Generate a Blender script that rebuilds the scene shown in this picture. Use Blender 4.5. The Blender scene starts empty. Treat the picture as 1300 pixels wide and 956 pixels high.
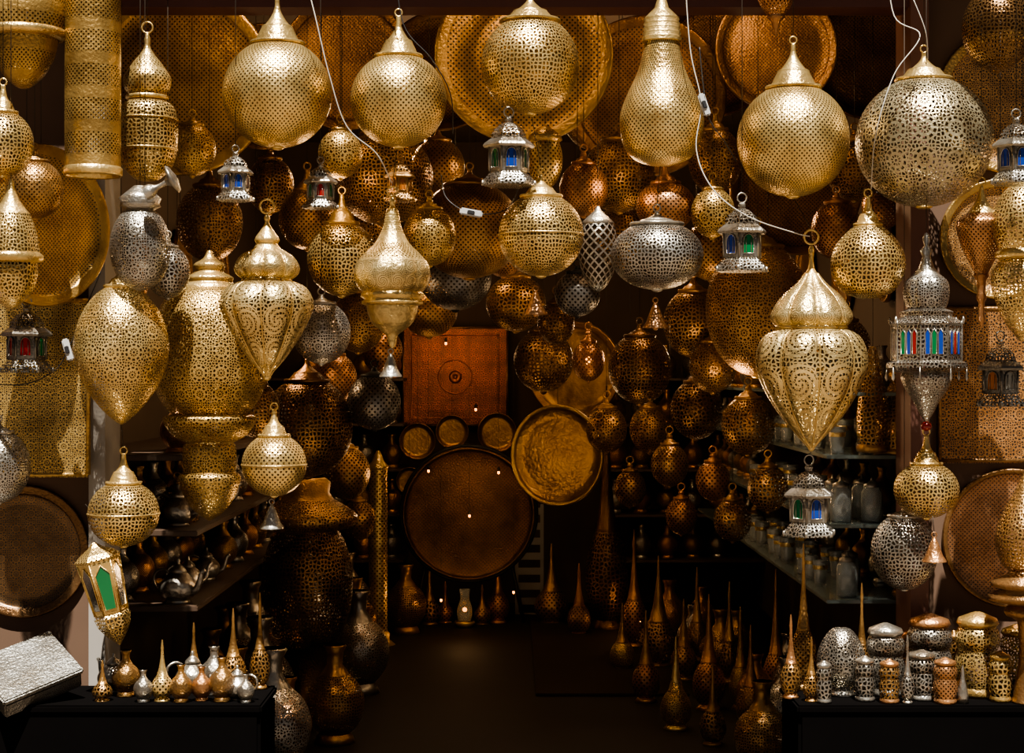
import bpy, bmesh, math, random
from mathutils import Vector, Matrix
random.seed(7)
SC = bpy.context.scene
C = SC.collection
PI = math.pi
F = 2166.5; D = 5.0; CZ = 1.35
def S(y): return (D+y)/F
def X(px, y): return (px-650)*S(y)
def Z(py, y): return CZ-(py-478)*S(y)
def P(px, py, y): return Vector((X(px, y), y, Z(py, y)))

# ------------------------------------------------------------------ materials
def newmat(name):
    m = bpy.data.materials.new(name); m.use_nodes = True
    nt = m.node_tree; nt.nodes.clear()
    out = nt.nodes.new('ShaderNodeOutputMaterial')
    return m, nt, out
class NB:
    def __init__(s, nt): s.nt = nt
    def m(s, op, a, b=None, c=None):
        n = s.nt.nodes.new('ShaderNodeMath'); n.operation = op
        for i, v in enumerate((a, b, c)):
            if v is None: continue
            if isinstance(v, (int, float)): n.inputs[i].default_value = v
            else: s.nt.links.new(v, n.inputs[i])
        return n.outputs[0]
    def node(s, t, **k):
        n = s.nt.nodes.new(t)
        for a, v in k.items(): setattr(n, a, v)
        return n
    def link(s, a, b): s.nt.links.new(a, b)

def pattern(b, pat, n, size):
    tc = b.node('ShaderNodeTexCoord'); sx = b.node('ShaderNodeSeparateXYZ'); b.link(tc.outputs['UV'], sx.inputs[0])
    U = b.m('MULTIPLY', sx.outputs[0], float(n)); V = b.m('MULTIPLY', sx.outputs[1], float(n))
    fr = lambda x: b.m('SUBTRACT', b.m('FRACT', x), .5)
    MUL = lambda *a: a[0] if len(a) == 1 else b.m('MULTIPLY', a[0], MUL(*a[1:]))
    def voro(k, rnd=.7):
        v = b.node('ShaderNodeTexVoronoi', voronoi_dimensions='2D', feature='DISTANCE_TO_EDGE')
        cx = b.node('ShaderNodeCombineXYZ'); b.link(U, cx.inputs[0]); b.link(V, cx.inputs[1])
        b.link(cx.outputs[0], v.inputs['Vector']); v.inputs['Scale'].default_value = k; v.inputs['Randomness'].default_value = rnd
        return v.outputs['Distance']
    if pat in ('dots', 'lattice', 'banddots'):
        fa = fr(b.m('ADD', U, V)); fb = fr(b.m('SUBTRACT', U, V))
        if pat == 'lattice':
            return b.m('LESS_THAN', b.m('MAXIMUM', b.m('ABSOLUTE', fa), b.m('ABSOLUTE', fb)), size)
        r = b.m('SQRT', b.m('ADD', b.m('MULTIPLY', fa, fa), b.m('MULTIPLY', fb, fb)))
        h = b.m('LESS_THAN', r, size)
        if pat == 'banddots':
            h = b.m('MULTIPLY', h, b.m('GREATER_THAN', b.m('SINE', b.m('MULTIPLY', V, .9)), -.45))
        return h
    if pat == 'filigree':
        return b.m('GREATER_THAN', voro(1), size)
    fx, fy = fr(U), fr(V)
    r = b.m('SQRT', b.m('ADD', b.m('MULTIPLY', fx, fx), b.m('MULTIPLY', fy, fy)))
    th = b.m('ARCTAN2', fy, fx)
    if pat == 'swirl':
        a = b.m('SINE', b.m('ADD', b.m('MULTIPLY', th, 3.0), b.m('MULTIPLY', r, 44.0)))
        h = MUL(b.m('GREATER_THAN', a, .1), b.m('LESS_THAN', r, .43), b.m('GREATER_THAN', r, .05), b.m('GREATER_THAN', voro(13, .6), .13))
        return b.m('MAXIMUM', h, MUL(b.m('GREATER_THAN', r, .46), b.m('GREATER_THAN', voro(10), size)))
    # lace: rosettes held in a net of small holes
    pt = b.m('ABSOLUTE', b.m('SINE', b.m('MULTIPLY', th, 5.0)))
    h = MUL(b.m('LESS_THAN', r, .37), b.m('GREATER_THAN', r, .10), b.m('GREATER_THAN', pt, .58),
            b.m('GREATER_THAN', b.m('ABSOLUTE', b.m('SUBTRACT', r, .23)), .05))
    h = b.m('MAXIMUM', h, b.m('LESS_THAN', r, .05))
    return b.m('MAXIMUM', h, MUL(b.m('GREATER_THAN', r, .42), b.m('GREATER_THAN', voro(8.0), size)))

def metal(name, col, rough=.36, met=.82, pat=None, n=40, size=.28, trans=True, hole=(.010, .006, .003), patina=.55, bump=.32, bscale=110):
    m, nt, out = newmat(name); b = NB(nt)
    bs = b.node('ShaderNodeBsdfPrincipled')
    tc = b.node('ShaderNodeTexCoord')
    nz = b.node('ShaderNodeTexNoise'); nz.inputs['Scale'].default_value = 9; nz.inputs['Detail'].default_value = 5
    b.link(tc.outputs['Object'], nz.inputs['Vector'])
    cr = b.node('ShaderNodeValToRGB')
    cr.color_ramp.elements[0].position = .3; cr.color_ramp.elements[1].position = .68
    cr.color_ramp.elements[0].color = (col[0]*(1-patina), col[1]*(1-patina*1.1), col[2]*(1-patina*1.2), 1)
    cr.color_ramp.elements[1].color = (*col, 1)
    b.link(nz.outputs['Fac'], cr.inputs['Fac'])
    # shade painted into the inner faces, so pierced holes look dark
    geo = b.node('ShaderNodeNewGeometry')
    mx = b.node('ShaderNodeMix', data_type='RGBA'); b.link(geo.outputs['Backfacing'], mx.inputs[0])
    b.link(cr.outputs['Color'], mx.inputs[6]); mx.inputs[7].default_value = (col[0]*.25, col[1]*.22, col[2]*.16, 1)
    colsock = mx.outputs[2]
    n2 = b.node('ShaderNodeTexNoise'); n2.inputs['Scale'].default_value = bscale; n2.inputs['Detail'].default_value = 3
    b.link(tc.outputs['Object'], n2.inputs['Vector'])
    bp = b.node('ShaderNodeBump'); bp.inputs['Strength'].default_value = bump; bp.inputs['Distance'].default_value = .01
    b.link(n2.outputs['Fac'], bp.inputs['Height']); b.link(bp.outputs['Normal'], bs.inputs['Normal'])
    rr = b.m('ADD', b.m('MULTIPLY', nz.outputs['Fac'], .25), rough-.12); b.link(rr, bs.inputs['Roughness'])
    bs.inputs['Metallic'].default_value = met
    sh = bs.outputs[0]
    if pat:
        h = pattern(b, pat, n, size)
        if trans:
            tr = b.node('ShaderNodeBsdfTransparent'); ms = b.node('ShaderNodeMixShader')
            b.link(h, ms.inputs[0]); b.link(bs.outputs[0], ms.inputs[1]); b.link(tr.outputs[0], ms.inputs[2]); sh = ms.outputs[0]
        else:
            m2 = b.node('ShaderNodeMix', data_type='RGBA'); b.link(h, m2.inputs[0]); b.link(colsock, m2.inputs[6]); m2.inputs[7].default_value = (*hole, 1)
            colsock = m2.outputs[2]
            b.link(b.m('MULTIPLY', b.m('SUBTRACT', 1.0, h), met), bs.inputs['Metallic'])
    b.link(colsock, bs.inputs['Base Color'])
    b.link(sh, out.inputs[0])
    return m
def plain(name, col, rough=.7, met=0, emit=0, trans=0, noise=.3, nscale=6, spec=.5):
    m, nt, out = newmat(name); b = NB(nt)
    bs = b.node('ShaderNodeBsdfPrincipled'); tc = b.node('ShaderNodeTexCoord')
    nz = b.node('ShaderNodeTexNoise'); nz.inputs['Scale'].default_value = nscale; nz.inputs['Detail'].default_value = 6
    b.link(tc.outputs['Object'], nz.inputs['Vector'])
    cr = b.node('ShaderNodeValToRGB'); cr.color_ramp.elements[0].color = tuple(c*(1-noise) for c in col)+(1,); cr.color_ramp.elements[1].color = (*col, 1)
    b.link(nz.outputs['Fac'], cr.inputs[0]); b.link(cr.outputs[0], bs.inputs['Base Color'])
    bs.inputs['Roughness'].default_value = rough; bs.inputs['Metallic'].default_value = met
    bs.inputs['Transmission Weight'].default_value = trans
    bs.inputs['Specular IOR Level'].default_value = spec
    if emit:
        bs.inputs['Emission Color'].default_value = (*col, 1); bs.inputs['Emission Strength'].default_value = emit
    b.link(bs.outputs[0], out.inputs[0]); return m

GOLD = (.84, .61, .26); BRZ = (.46, .27, .105); SILV = (.50, .48, .44); COP = (.54, .28, .13)
LG = (.88, .68, .33)
M = {}; PATS = {}
def pm(key, name, col, pat, size, cell=None, n=None, **k): PATS[key] = (name, col, pat, size, cell, n, k)
_cache = {}
def getm(key, r=50):
    if key not in PATS: return M[key]
    name, col, pat, size, cell, n, k = PATS[key]
    if n is None:
        q = 2*PI*r/cell
        n = max(6, int(round(q))) if pat == 'lace' else max(12, int(round(q/4))*4)
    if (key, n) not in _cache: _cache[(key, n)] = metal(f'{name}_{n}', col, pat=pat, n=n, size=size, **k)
    return _cache[(key, n)]
pm('dots', 'brass_fine_dots', GOLD, 'dots', .265, 6.6, rough=.31)
pm('dots2', 'brass_bold_dots', GOLD, 'dots', .27, 6.8, rough=.31)
pm('fil', 'brass_filigree', GOLD, 'filigree', .19, 4.8, rough=.31)
pm('filb', 'brass_wide_filigree', GOLD, 'filigree', .185, 5.1, rough=.31)
pm('flo', 'brass_floral', GOLD, 'lace', .18, 29, rough=.31)
pm('swirl', 'brass_swirl', LG, 'swirl', .18, n=8, rough=.31)
pm('swirl16', 'brass_small_swirl', LG, 'swirl', .18, n=16, rough=.31)
pm('bands', 'brass_banded_dots', GOLD, 'banddots', .27, 6.4, rough=.31)
pm('bandsd', 'dull_brass_banded_dots', (.52, .34, .12), 'banddots', .27, 6.4, rough=.38)
pm('arch', 'dull_brass_lace', (.70, .48, .18), 'lace', .18, 28, rough=.36)
pm('brwn', 'brown_lace', (.56, .33, .13), 'lace', .18, 28, rough=.38)
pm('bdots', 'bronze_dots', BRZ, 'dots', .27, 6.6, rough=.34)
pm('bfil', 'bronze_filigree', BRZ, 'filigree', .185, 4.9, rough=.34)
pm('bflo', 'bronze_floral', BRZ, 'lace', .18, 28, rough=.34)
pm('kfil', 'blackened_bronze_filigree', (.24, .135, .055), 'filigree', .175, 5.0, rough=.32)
pm('sfil', 'silver_filigree', SILV, 'filigree', .18, 4.9, rough=.32, met=.88, patina=.6)
pm('sflo', 'silver_floral', SILV, 'lace', .18, 26, rough=.32, met=.88, patina=.6)
pm('slat', 'silver_lattice', SILV, 'lattice', .37, n=13, rough=.36, met=.88)
pm('sgold', 'silvered_brass_floral', (.62, .53, .34), 'lace', .17, 38, rough=.32)
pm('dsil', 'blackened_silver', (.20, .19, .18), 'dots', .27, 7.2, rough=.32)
pm('cdots', 'copper_dots', COP, 'dots', .27, 6.4, rough=.34)
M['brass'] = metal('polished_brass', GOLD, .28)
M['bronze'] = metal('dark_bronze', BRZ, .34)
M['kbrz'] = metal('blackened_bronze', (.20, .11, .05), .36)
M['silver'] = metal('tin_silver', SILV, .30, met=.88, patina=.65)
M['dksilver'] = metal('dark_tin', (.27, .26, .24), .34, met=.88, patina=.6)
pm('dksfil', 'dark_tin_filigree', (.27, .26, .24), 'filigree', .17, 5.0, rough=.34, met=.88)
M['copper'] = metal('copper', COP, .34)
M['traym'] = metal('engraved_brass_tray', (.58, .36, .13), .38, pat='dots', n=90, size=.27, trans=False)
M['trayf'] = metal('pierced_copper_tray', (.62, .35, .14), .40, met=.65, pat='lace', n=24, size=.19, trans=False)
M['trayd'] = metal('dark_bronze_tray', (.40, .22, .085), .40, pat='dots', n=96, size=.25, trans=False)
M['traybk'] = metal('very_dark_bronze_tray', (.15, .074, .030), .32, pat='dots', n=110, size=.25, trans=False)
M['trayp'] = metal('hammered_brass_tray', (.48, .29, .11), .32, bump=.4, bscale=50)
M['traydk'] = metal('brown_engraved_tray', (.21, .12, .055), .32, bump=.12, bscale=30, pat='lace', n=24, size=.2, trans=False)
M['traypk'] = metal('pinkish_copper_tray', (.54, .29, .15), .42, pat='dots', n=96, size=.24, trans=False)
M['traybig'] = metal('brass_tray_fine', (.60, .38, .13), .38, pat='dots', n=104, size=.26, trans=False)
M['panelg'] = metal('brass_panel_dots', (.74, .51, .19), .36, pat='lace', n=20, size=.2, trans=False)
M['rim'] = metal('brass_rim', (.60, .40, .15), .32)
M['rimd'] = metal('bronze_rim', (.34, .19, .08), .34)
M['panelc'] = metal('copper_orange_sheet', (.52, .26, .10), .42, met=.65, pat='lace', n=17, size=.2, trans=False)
M['iron'] = plain('black_iron', (.02, .018, .016), .5, .6)
M['wire'] = plain('dark_wire', (.05, .04, .03), .5, .7)
M['wcord'] = plain('white_cord', (.52, .49, .45), .5)
M['kcord'] = plain('black_cord', (.015, .015, .018), .5)
M['gblue'] = plain('blue_glass', (.016, .045, .28), .12, 0, .05, .1)  # coloured glass emits a little, imitating light coming through the panes
M['ggreen'] = plain('green_glass', (.008, .14, .045), .12, 0, .04, .1)
M['gred'] = plain('red_glass', (.26, .014, .010), .12, 0, .04, .1)
M['gamber'] = plain('amber_glass', (.40, .13, .022), .12, 0, .04, .1)
M['gwhite'] = plain('milky_glass', (.30, .29, .26), .1, 0, 0, .1)
M['mirror'] = metal('old_mirror_glass', (.50, .48, .44), .16, met=.9, bump=.05)
M['glass'] = plain('clear_glass', (.80, .84, .82), .06, 0, 0, .75)
M['bulb'] = plain('warm_bulb_and_glint', (1, .36, .06), .5, 0, 6)
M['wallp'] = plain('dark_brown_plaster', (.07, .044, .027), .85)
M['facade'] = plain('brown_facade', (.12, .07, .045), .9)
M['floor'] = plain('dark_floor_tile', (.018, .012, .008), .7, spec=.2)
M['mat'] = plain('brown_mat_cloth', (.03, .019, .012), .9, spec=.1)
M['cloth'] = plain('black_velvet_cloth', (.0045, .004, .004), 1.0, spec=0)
M['jambw'] = plain('grey_white_paint', (.34, .31, .28), .7)
M['jambr'] = plain('brown_red_paint', (.16, .07, .05), .6)
M['lintel'] = plain('maroon_paint', (.09, .03, .025), .6)
M['street'] = plain('brown_street_paving', (.17, .13, .095), .9)
M['shelf'] = plain('greenish_shelf_glass', (.30, .36, .34), .1, 0, 0, .5)
M['wood'] = plain('dark_wood', (.06, .034, .02), .6)
M['whitewood'] = plain('grey_white_paint_rack', (.30, .27, .23), .7)
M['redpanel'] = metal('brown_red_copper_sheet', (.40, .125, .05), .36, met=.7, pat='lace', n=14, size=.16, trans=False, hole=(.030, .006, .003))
M['redring'] = metal('red_copper_disc', (.46, .17, .07), .34, met=.7)
M['plastic'] = plain('pale_plastic', (.5, .5, .5), .4)
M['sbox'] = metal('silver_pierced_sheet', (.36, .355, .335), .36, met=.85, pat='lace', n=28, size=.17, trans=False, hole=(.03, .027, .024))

# ------------------------------------------------------------------ mesh helpers
def link_mesh(nm, verts, faces, mt, parent=None, smooth=True, uvs=None):
    me = bpy.data.meshes.new(nm); me.from_pydata([tuple(v) for v in verts], [], faces)
    if uvs:
        ul = me.uv_layers.new(name='UVMap'); flat = []
        for u in uvs: flat += [u[0], u[1]]
        ul.data.foreach_set('uv', flat)
    if smooth: me.polygons.foreach_set('use_smooth', [True]*len(me.polygons))
    me.materials.append(mt); me.update()
    o = bpy.data.objects.new(nm, me); C.objects.link(o)
    if parent: o.parent = parent
    return o
def spline(p, k=6):
    out = []
    n = len(p)
    for i in range(n-1):
        p0 = p[max(i-1, 0)]; p1 = p[i]; p2 = p[i+1]; p3 = p[min(i+2, n-1)]
        for j in range(k):
            t = j/k; q = []
            for d in range(len(p1)):
                a, b_, c, e = p0[d], p1[d], p2[d], p3[d]
                q.append(.5*(2*b_+(c-a)*t+(2*a-5*b_+4*c-e)*t*t+(3*b_-a-3*c+e)*t**3))
            out.append(tuple(q))
    out.append(tuple(p[-1])); return out
def lathe(nm, prof, mt, parent, s, base, seg=48, lobe=0, nl=8, planar=False, smooth=True, sm=0, off=(0, 0), phase=PI/2):
    if sm: prof = spline(prof, sm)
    prof = [(max(r, .05)*s, (base-z)*s) for r, z in prof]
    rm = max(r for r, z in prof)
    vv = [0]
    for i in range(1, len(prof)):
        vv.append(vv[-1]+math.hypot(prof[i][0]-prof[i-1][0], prof[i][1]-prof[i-1][1]))
    verts = []; faces = []; uvs = []
    for (r, z) in prof:
        for i in range(seg):
            a = 2*PI*i/seg+phase
            rr = r*(1-lobe+lobe*abs(math.sin(nl*(a-PI/2)/2))**.7) if lobe else r
            verts.append((rr*math.cos(a)+off[0]*s, rr*math.sin(a)+off[1]*s, z))
    k = 1/(2*PI*rm)
    for j in range(len(prof)-1):
        for i in range(seg):
            i2 = (i+1) % seg
            f = (j*seg+i, (j+1)*seg+i, (j+1)*seg+i2, j*seg+i2); faces.append(f)
            if planar: uvs += [(verts[q][0]*k, verts[q][1]*k) for q in f]
            else: uvs += [(i/seg, -vv[j]*k), (i/seg, -vv[j+1]*k), ((i+1)/seg, -vv[j+1]*k), ((i+1)/seg, -vv[j]*k)]
    return link_mesh(nm, verts, faces, mt, parent, smooth, uvs)
def tube(nm, pts, rad, mt, parent=None, seg=8, closed=False):
    pts = [Vector(p) for p in pts]; n = len(pts)
    rads = rad if isinstance(rad, list) else [rad]*n
    verts = []; faces = []
    up = None
    for i in range(n):
        if closed: t = pts[(i+1) % n]-pts[i-1]
        else: t = pts[min(i+1, n-1)]-pts[max(i-1, 0)]
        t.normalize()
        if up is None:
            up = t.orthogonal().normalized()
        up = (up-t*up.dot(t))
        up = up.normalized() if up.length > 1e-6 else t.orthogonal().normalized()
        w = t.cross(up)
        for k in range(seg):
            a = 2*PI*k/seg
            verts.append(pts[i]+(up*math.cos(a)+w*math.sin(a))*rads[i])
    m = n if closed else n-1
    for i in range(m):
        for k in range(seg):
            i2 = (i+1) % n
            faces.append((i*seg+k, i*seg+(k+1) % seg, i2*seg+(k+1) % seg, i2*seg+k))
    if not closed:
        faces.append(tuple(range(seg))[::-1]); faces.append(tuple((n-1)*seg+k for k in range(seg)))
    return link_mesh(nm, verts, faces, mt, parent)
def box(nm, a, b, mt, parent=None, bev=0, rot=None):
    bm = bmesh.new(); bmesh.ops.create_cube(bm, size=1)
    ctr = [(a[i]+b[i])/2 for i in range(3)]; sz = [abs(b[i]-a[i]) for i in range(3)]
    for v in bm.verts: v.co = Vector((v.co.x*sz[0], v.co.y*sz[1], v.co.z*sz[2]))
    if bev: bmesh.ops.bevel(bm, geom=list(bm.edges), offset=bev, segments=2, affect='EDGES')
    ul = bm.loops.layers.uv.new('UVMap')
    for f in bm.faces:
        for l in f.loops: l[ul].uv = ((l.vert.co.x+l.vert.co.y*.5)/1.0, (l.vert.co.z+l.vert.co.y*.5)/1.0)
    for v in bm.verts: v.co += Vector(ctr)
    me = bpy.data.meshes.new(nm); bm.to_mesh(me); bm.free(); me.materials.append(mt)
    o = bpy.data.objects.new(nm, me); C.objects.link(o)
    if parent: o.parent = parent
    return o
def struct(nm, a, b, mt):
    o = box(nm, a, b, mt); o['kind'] = 'structure'; return o
def tag(o, label, cat, group=None):
    o['label'] = label; o['category'] = cat
    if group: o['group'] = group
    return o
CEIL = 2.75
class Th:
    def __init__(s, nm, label, cat, cx, base, y, group=None, rot=(0, 0, 0), z=None):
        s.o = bpy.data.objects.new(nm, None); C.objects.link(s.o); s.o.empty_display_size = .02
        s.o.location = P(cx, base, y)
        if z is not None: s.o.location.z = z
        s.o.rotation_euler = rot; tag(s.o, label, cat, group)
        s.s = S(y); s.base = base; s.cx = cx; s.y = y
    def lathe(s, pn, prof, mt, parent=None, **k):
        return lathe(pn, prof, getm(mt, max(q[0] for q in prof)), parent or s.o, s.s, s.base, **k)
    def ring(s, pn, py, r, w=1.1, mt='brass', parent=None, n=20):
        pts = [(r*s.s*math.cos(2*PI*i/n), 0, (s.base-py)*s.s+r*s.s*math.sin(2*PI*i/n)) for i in range(n)]
        return tube(pn, pts, w*s.s, M[mt], parent or s.o, 6, True)
    def band(s, pn, py, r, w=1.6, mt='brass', n=40):
        pts = [(r*s.s*math.cos(2*PI*i/n), r*s.s*math.sin(2*PI*i/n), (s.base-py)*s.s) for i in range(n)]
        return tube(pn, pts, w*s.s, M[mt], s.o, 6, True)
    def wire(s, py, to=None, w=.0011, mt='wire'):
        R = s.o.rotation_euler.to_matrix().inverted()
        a = P(s.cx, py, s.y)-s.o.location
        if to is None: b = Vector((s.o.location.x, s.y, CEIL+.005))-s.o.location
        else: b = P(to[0], to[1], to[2] if len(to) > 2 else s.y)-s.o.location
        return tube('hanging_wire', [R @ a, R @ b], w, M[mt], s.o, 5)
def dup(root, loc, rotz=0, sc=1, label=None, group=None):
    r = root.copy(); C.objects.link(r); r.location = loc; r.rotation_euler = (0, 0, rotz); r.scale = (sc, sc, sc)
    if label: r['label'] = label
    if group: r['group'] = group
    for ch in list(root.children):
        c = ch.copy(); C.objects.link(c); c.parent = r
        for g in list(ch.children):
            d = g.copy(); C.objects.link(d); d.parent = c
    return r
def arc(rx, cy, ry, t0, t1, n=22):
    return [(rx*math.sin(math.radians(t0+(t1-t0)*i/n)), cy-ry*math.cos(math.radians(t0+(t1-t0)*i/n))) for i in range(n+1)]
def cap(t, top, j, w, mt='brass', k=1.22):
    h = j-top
    a = spline([(1.5, top), (3, top+h*.04), (3.2, top+h*.16), (max(4.2, .18*w), top+h*.30), (.36*w, top+h*.46), (.58*w, top+h*.60)], 4)
    b = spline([(.70*w, top+h*.62), (.72*w, top+h*.66), (.86*w, top+h*.80), (.98*w, top+h*.93), (1.02*w, j-2.5)], 3)
    pr = a+[(.66*w, top+h*.605)]+b+[(k*w, j-2.5), (k*w*1.04, j-.5), (k*w, j+2), (w*.9, j+3)]
    return t.lathe('cap', pr, mt, seg=32)
def globe(label, cx, cy, rx, ry, y, top, mt, cm='brass', nm='pierced_globe_lamp', cat='lamp', to=None, t0=24, group=None, fin=True, band=False, wire=True):
    t = Th(nm, label, cat, cx, cy+ry, y, group)
    t.lathe('pierced_body', arc(rx, cy, ry, t0, 176), mt)
    w = rx*math.sin(math.radians(t0)); j = cy-ry*math.cos(math.radians(t0))
    cap(t, top, j, w, cm)
    t.ring('hook_ring', top-4, 4.5, 1, cm)
    if fin: t.lathe('bottom_button', [(rx*.12, cy+ry-1), (rx*.13, cy+ry), (rx*.08, cy+ry+2), (0, cy+ry+3)], cm, seg=16)
    if band: t.band('seam_band', cy, rx, 1.2, cm)
    if wire: t.wire(top-8, to)
    return t
def bell(label, cx, top, y, mt, to, k=1.0):
    t = Th('bell', label, 'bell', cx, top+32*k, y)
    t.lathe('bell_body', [(1.5, top), (3, top+3*k), (5*k, top+7*k), (8*k, top+15*k), (11*k, top+23*k), (15*k, top+29*k), (15.5*k, top+31*k)], mt, seg=24)
    t.lathe('clapper', arc(3.5*k, top+30*k, 4*k, 5, 175, 8), mt, seg=12)
    t.ring('hook_ring', top-3, 3.2, .8, mt)
    t.wire(top-6, to)

# ------------------------------------------------------------------ setting
YB = 5.2
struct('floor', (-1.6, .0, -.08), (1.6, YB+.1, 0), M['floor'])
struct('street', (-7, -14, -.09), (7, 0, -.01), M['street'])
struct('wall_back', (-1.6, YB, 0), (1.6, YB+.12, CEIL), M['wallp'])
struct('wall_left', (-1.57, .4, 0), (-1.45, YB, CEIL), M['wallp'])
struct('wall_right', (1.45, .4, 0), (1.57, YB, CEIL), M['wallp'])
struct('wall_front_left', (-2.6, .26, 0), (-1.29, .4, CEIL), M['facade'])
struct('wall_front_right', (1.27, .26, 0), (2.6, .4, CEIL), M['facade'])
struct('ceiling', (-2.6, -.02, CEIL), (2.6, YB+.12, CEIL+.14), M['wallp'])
struct('trim_1', (-1.29, .2, 0), (-1.24, .4, CEIL), M['jambw'])
struct('trim_2', (1.215, .2, 0), (1.27, .4, CEIL), M['jambr'])
struct('trim_3', (-1.24, .22, Z(9, .22)), (1.215, .34, CEIL), M['lintel'])
tag(box('brown_floor_mat', (.10, 2.2, 0), (.75, 4.4, .012), M['mat'], bev=.003), 'dark brown woven mat lying on the shop floor right of the middle', 'mat')

BT = .41
def bpy_at(y, z): return 478+(CZ-z)/S(y)
def bench(nm, x0, x1, y0, y1, label):
    e = bpy.data.objects.new(nm, None); C.objects.link(e); e.location = ((x0+x1)/2, (y0+y1)/2, 0); tag(e, label, 'bench')
    hx, hy = (x1-x0)/2, (y1-y0)/2
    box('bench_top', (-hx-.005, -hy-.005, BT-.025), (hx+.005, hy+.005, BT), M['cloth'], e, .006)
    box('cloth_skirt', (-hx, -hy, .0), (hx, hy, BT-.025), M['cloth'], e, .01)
bench('display_bench', .82, 1.95, -.12, .19, 'low black cloth covered bench under the pierced jars at lower right')
bench('display_bench', -1.95, -.72, -.12, .19, 'low black cloth covered bench under the teapots at lower left')

# shelves
RSH = [.64, .88, 1.10, 1.30]
for i, z in enumerate(RSH):
    nmz = ['lowest', 'second from bottom', 'third from bottom', 'topmost'][i]
    tag(box('glass_shelf', (1.0, .42, z-.012), (1.45, 4.2, z), M['shelf'], bev=.002), f'long glass shelf on the right wall, {nmz} of four', 'shelf')
LSH = [.62, .86, 1.10]
for i, z in enumerate(LSH):
    nmz = ['lowest', 'middle', 'topmost'][i]
    tag(box('wooden_shelf', (-1.45, .42, z-.018), (-1.0, 4.2, z), M['wood'], bev=.003), f'dark wooden shelf on the left wall, {nmz} of three', 'shelf')
BSH = [.30, .56, .82, 1.08, 1.34]
for i, z in enumerate(BSH):
    nmz = ['lowest', 'second', 'third', 'fourth', 'topmost'][i]
    tag(box('back_shelf', (.52, 4.75, z-.015), (1.44, YB, z), M['wood'], bev=.002), f'dark shelf on the back wall right of the slatted rack, {nmz} of five', 'shelf')
    tag(box('back_shelf', (-1.44, 4.75, z-.015), (-.62, YB, z), M['wood'], bev=.002), f'dark shelf on the back wall left of the red panel, {nmz} of five', 'shelf')

# ------------------------------------------------------------------ trays
def tray(label, cx, cy, r, y, mt, rm='rim', yaw=0, lean=0, nm='round_brass_tray', wire=True, cat='tray', ridge=False, loc=None, rk=.87):
    t = Th(nm, label, cat, cx, cy, y, rot=(PI/2+lean, 0, yaw)); t.base = 0
    if loc: t.o.location = loc
    pr = [(0, 0), (.2*r, 0), (.5*r, 0)]
    if ridge: pr += [(.52*r, 0), (.53*r, -1.2), (.55*r, -1.2), (.56*r, 0)]
    pr += [(.7*r, 0), ((rk-.03)*r, 0), (rk*r, -3)]
    t.lathe('dish', pr, mt, planar=True, seg=64)
    t.lathe('rim', [(rk*r, -3), ((rk+.015)*r, -4.5), (.96*r, -4.5), (.985*r, -6), (r, -5), (1.005*r, -2), (r, 1), (.84*r, 1), (.0, 3)], rm, planar=True, seg=64)
    if wire:
        R = t.o.rotation_euler.to_matrix().inverted()
        a = Vector((0, 0, r*.99*t.s)); b = Vector((0, 0, CEIL+.005-t.o.location.z))
        tube('hanging_wire', [R @ a, R @ b], .0011, M['wire'], t.o, 5)
    return t
tray('big round brass tray pierced with fine dots behind the top left globe', 228, 105, 118, .62, 'traybig')
tray('big round brass tray with glossy rim behind the top middle lamp', 665, 70, 113, .66, 'traym', ridge=True)
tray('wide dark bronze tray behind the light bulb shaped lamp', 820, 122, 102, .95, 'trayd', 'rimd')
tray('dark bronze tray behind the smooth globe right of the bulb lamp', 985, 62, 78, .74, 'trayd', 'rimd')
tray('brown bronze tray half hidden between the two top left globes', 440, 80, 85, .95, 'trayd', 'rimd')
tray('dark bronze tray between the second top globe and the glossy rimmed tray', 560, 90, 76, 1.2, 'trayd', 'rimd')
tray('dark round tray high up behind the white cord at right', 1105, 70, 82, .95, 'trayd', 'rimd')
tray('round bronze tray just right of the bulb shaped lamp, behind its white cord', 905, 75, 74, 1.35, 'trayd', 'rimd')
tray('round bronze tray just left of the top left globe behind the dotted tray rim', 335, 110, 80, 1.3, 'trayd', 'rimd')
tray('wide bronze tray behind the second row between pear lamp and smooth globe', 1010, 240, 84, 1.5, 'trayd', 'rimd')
tray('round copper coloured tray on the facade at top right corner', 1280, 128, 92, .252, 'trayf', wire=False)
tray('round copper coloured tray behind the copper spindle lamp', 1268, 304, 76, .252, 'trayf', wire=False)
tray('pinkish copper tray with fine dots on the facade at lower right', 1284, 683, 88, .255, 'traypk', 'rimd', wire=False, rk=.93)
tray('round brass tray turned sideways on the facade at upper left', 52, 286, 103, .02, 'traybig', yaw=math.radians(50))
tray('large dark brown shiny tray on the facade at lower left', 30, 700, 84, .255, 'traydk', 'kbrz', wire=False)
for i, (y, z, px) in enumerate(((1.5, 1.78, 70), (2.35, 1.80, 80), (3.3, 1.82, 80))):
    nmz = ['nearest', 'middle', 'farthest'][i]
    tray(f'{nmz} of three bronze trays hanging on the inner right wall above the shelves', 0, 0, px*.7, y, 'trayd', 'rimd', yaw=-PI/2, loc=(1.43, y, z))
    tray(f'{nmz} of three bronze trays hanging on the inner left wall above the shelves', 0, 0, px*.7, y, 'trayd', 'rimd', yaw=PI/2, loc=(-1.43, y, z))
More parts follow.
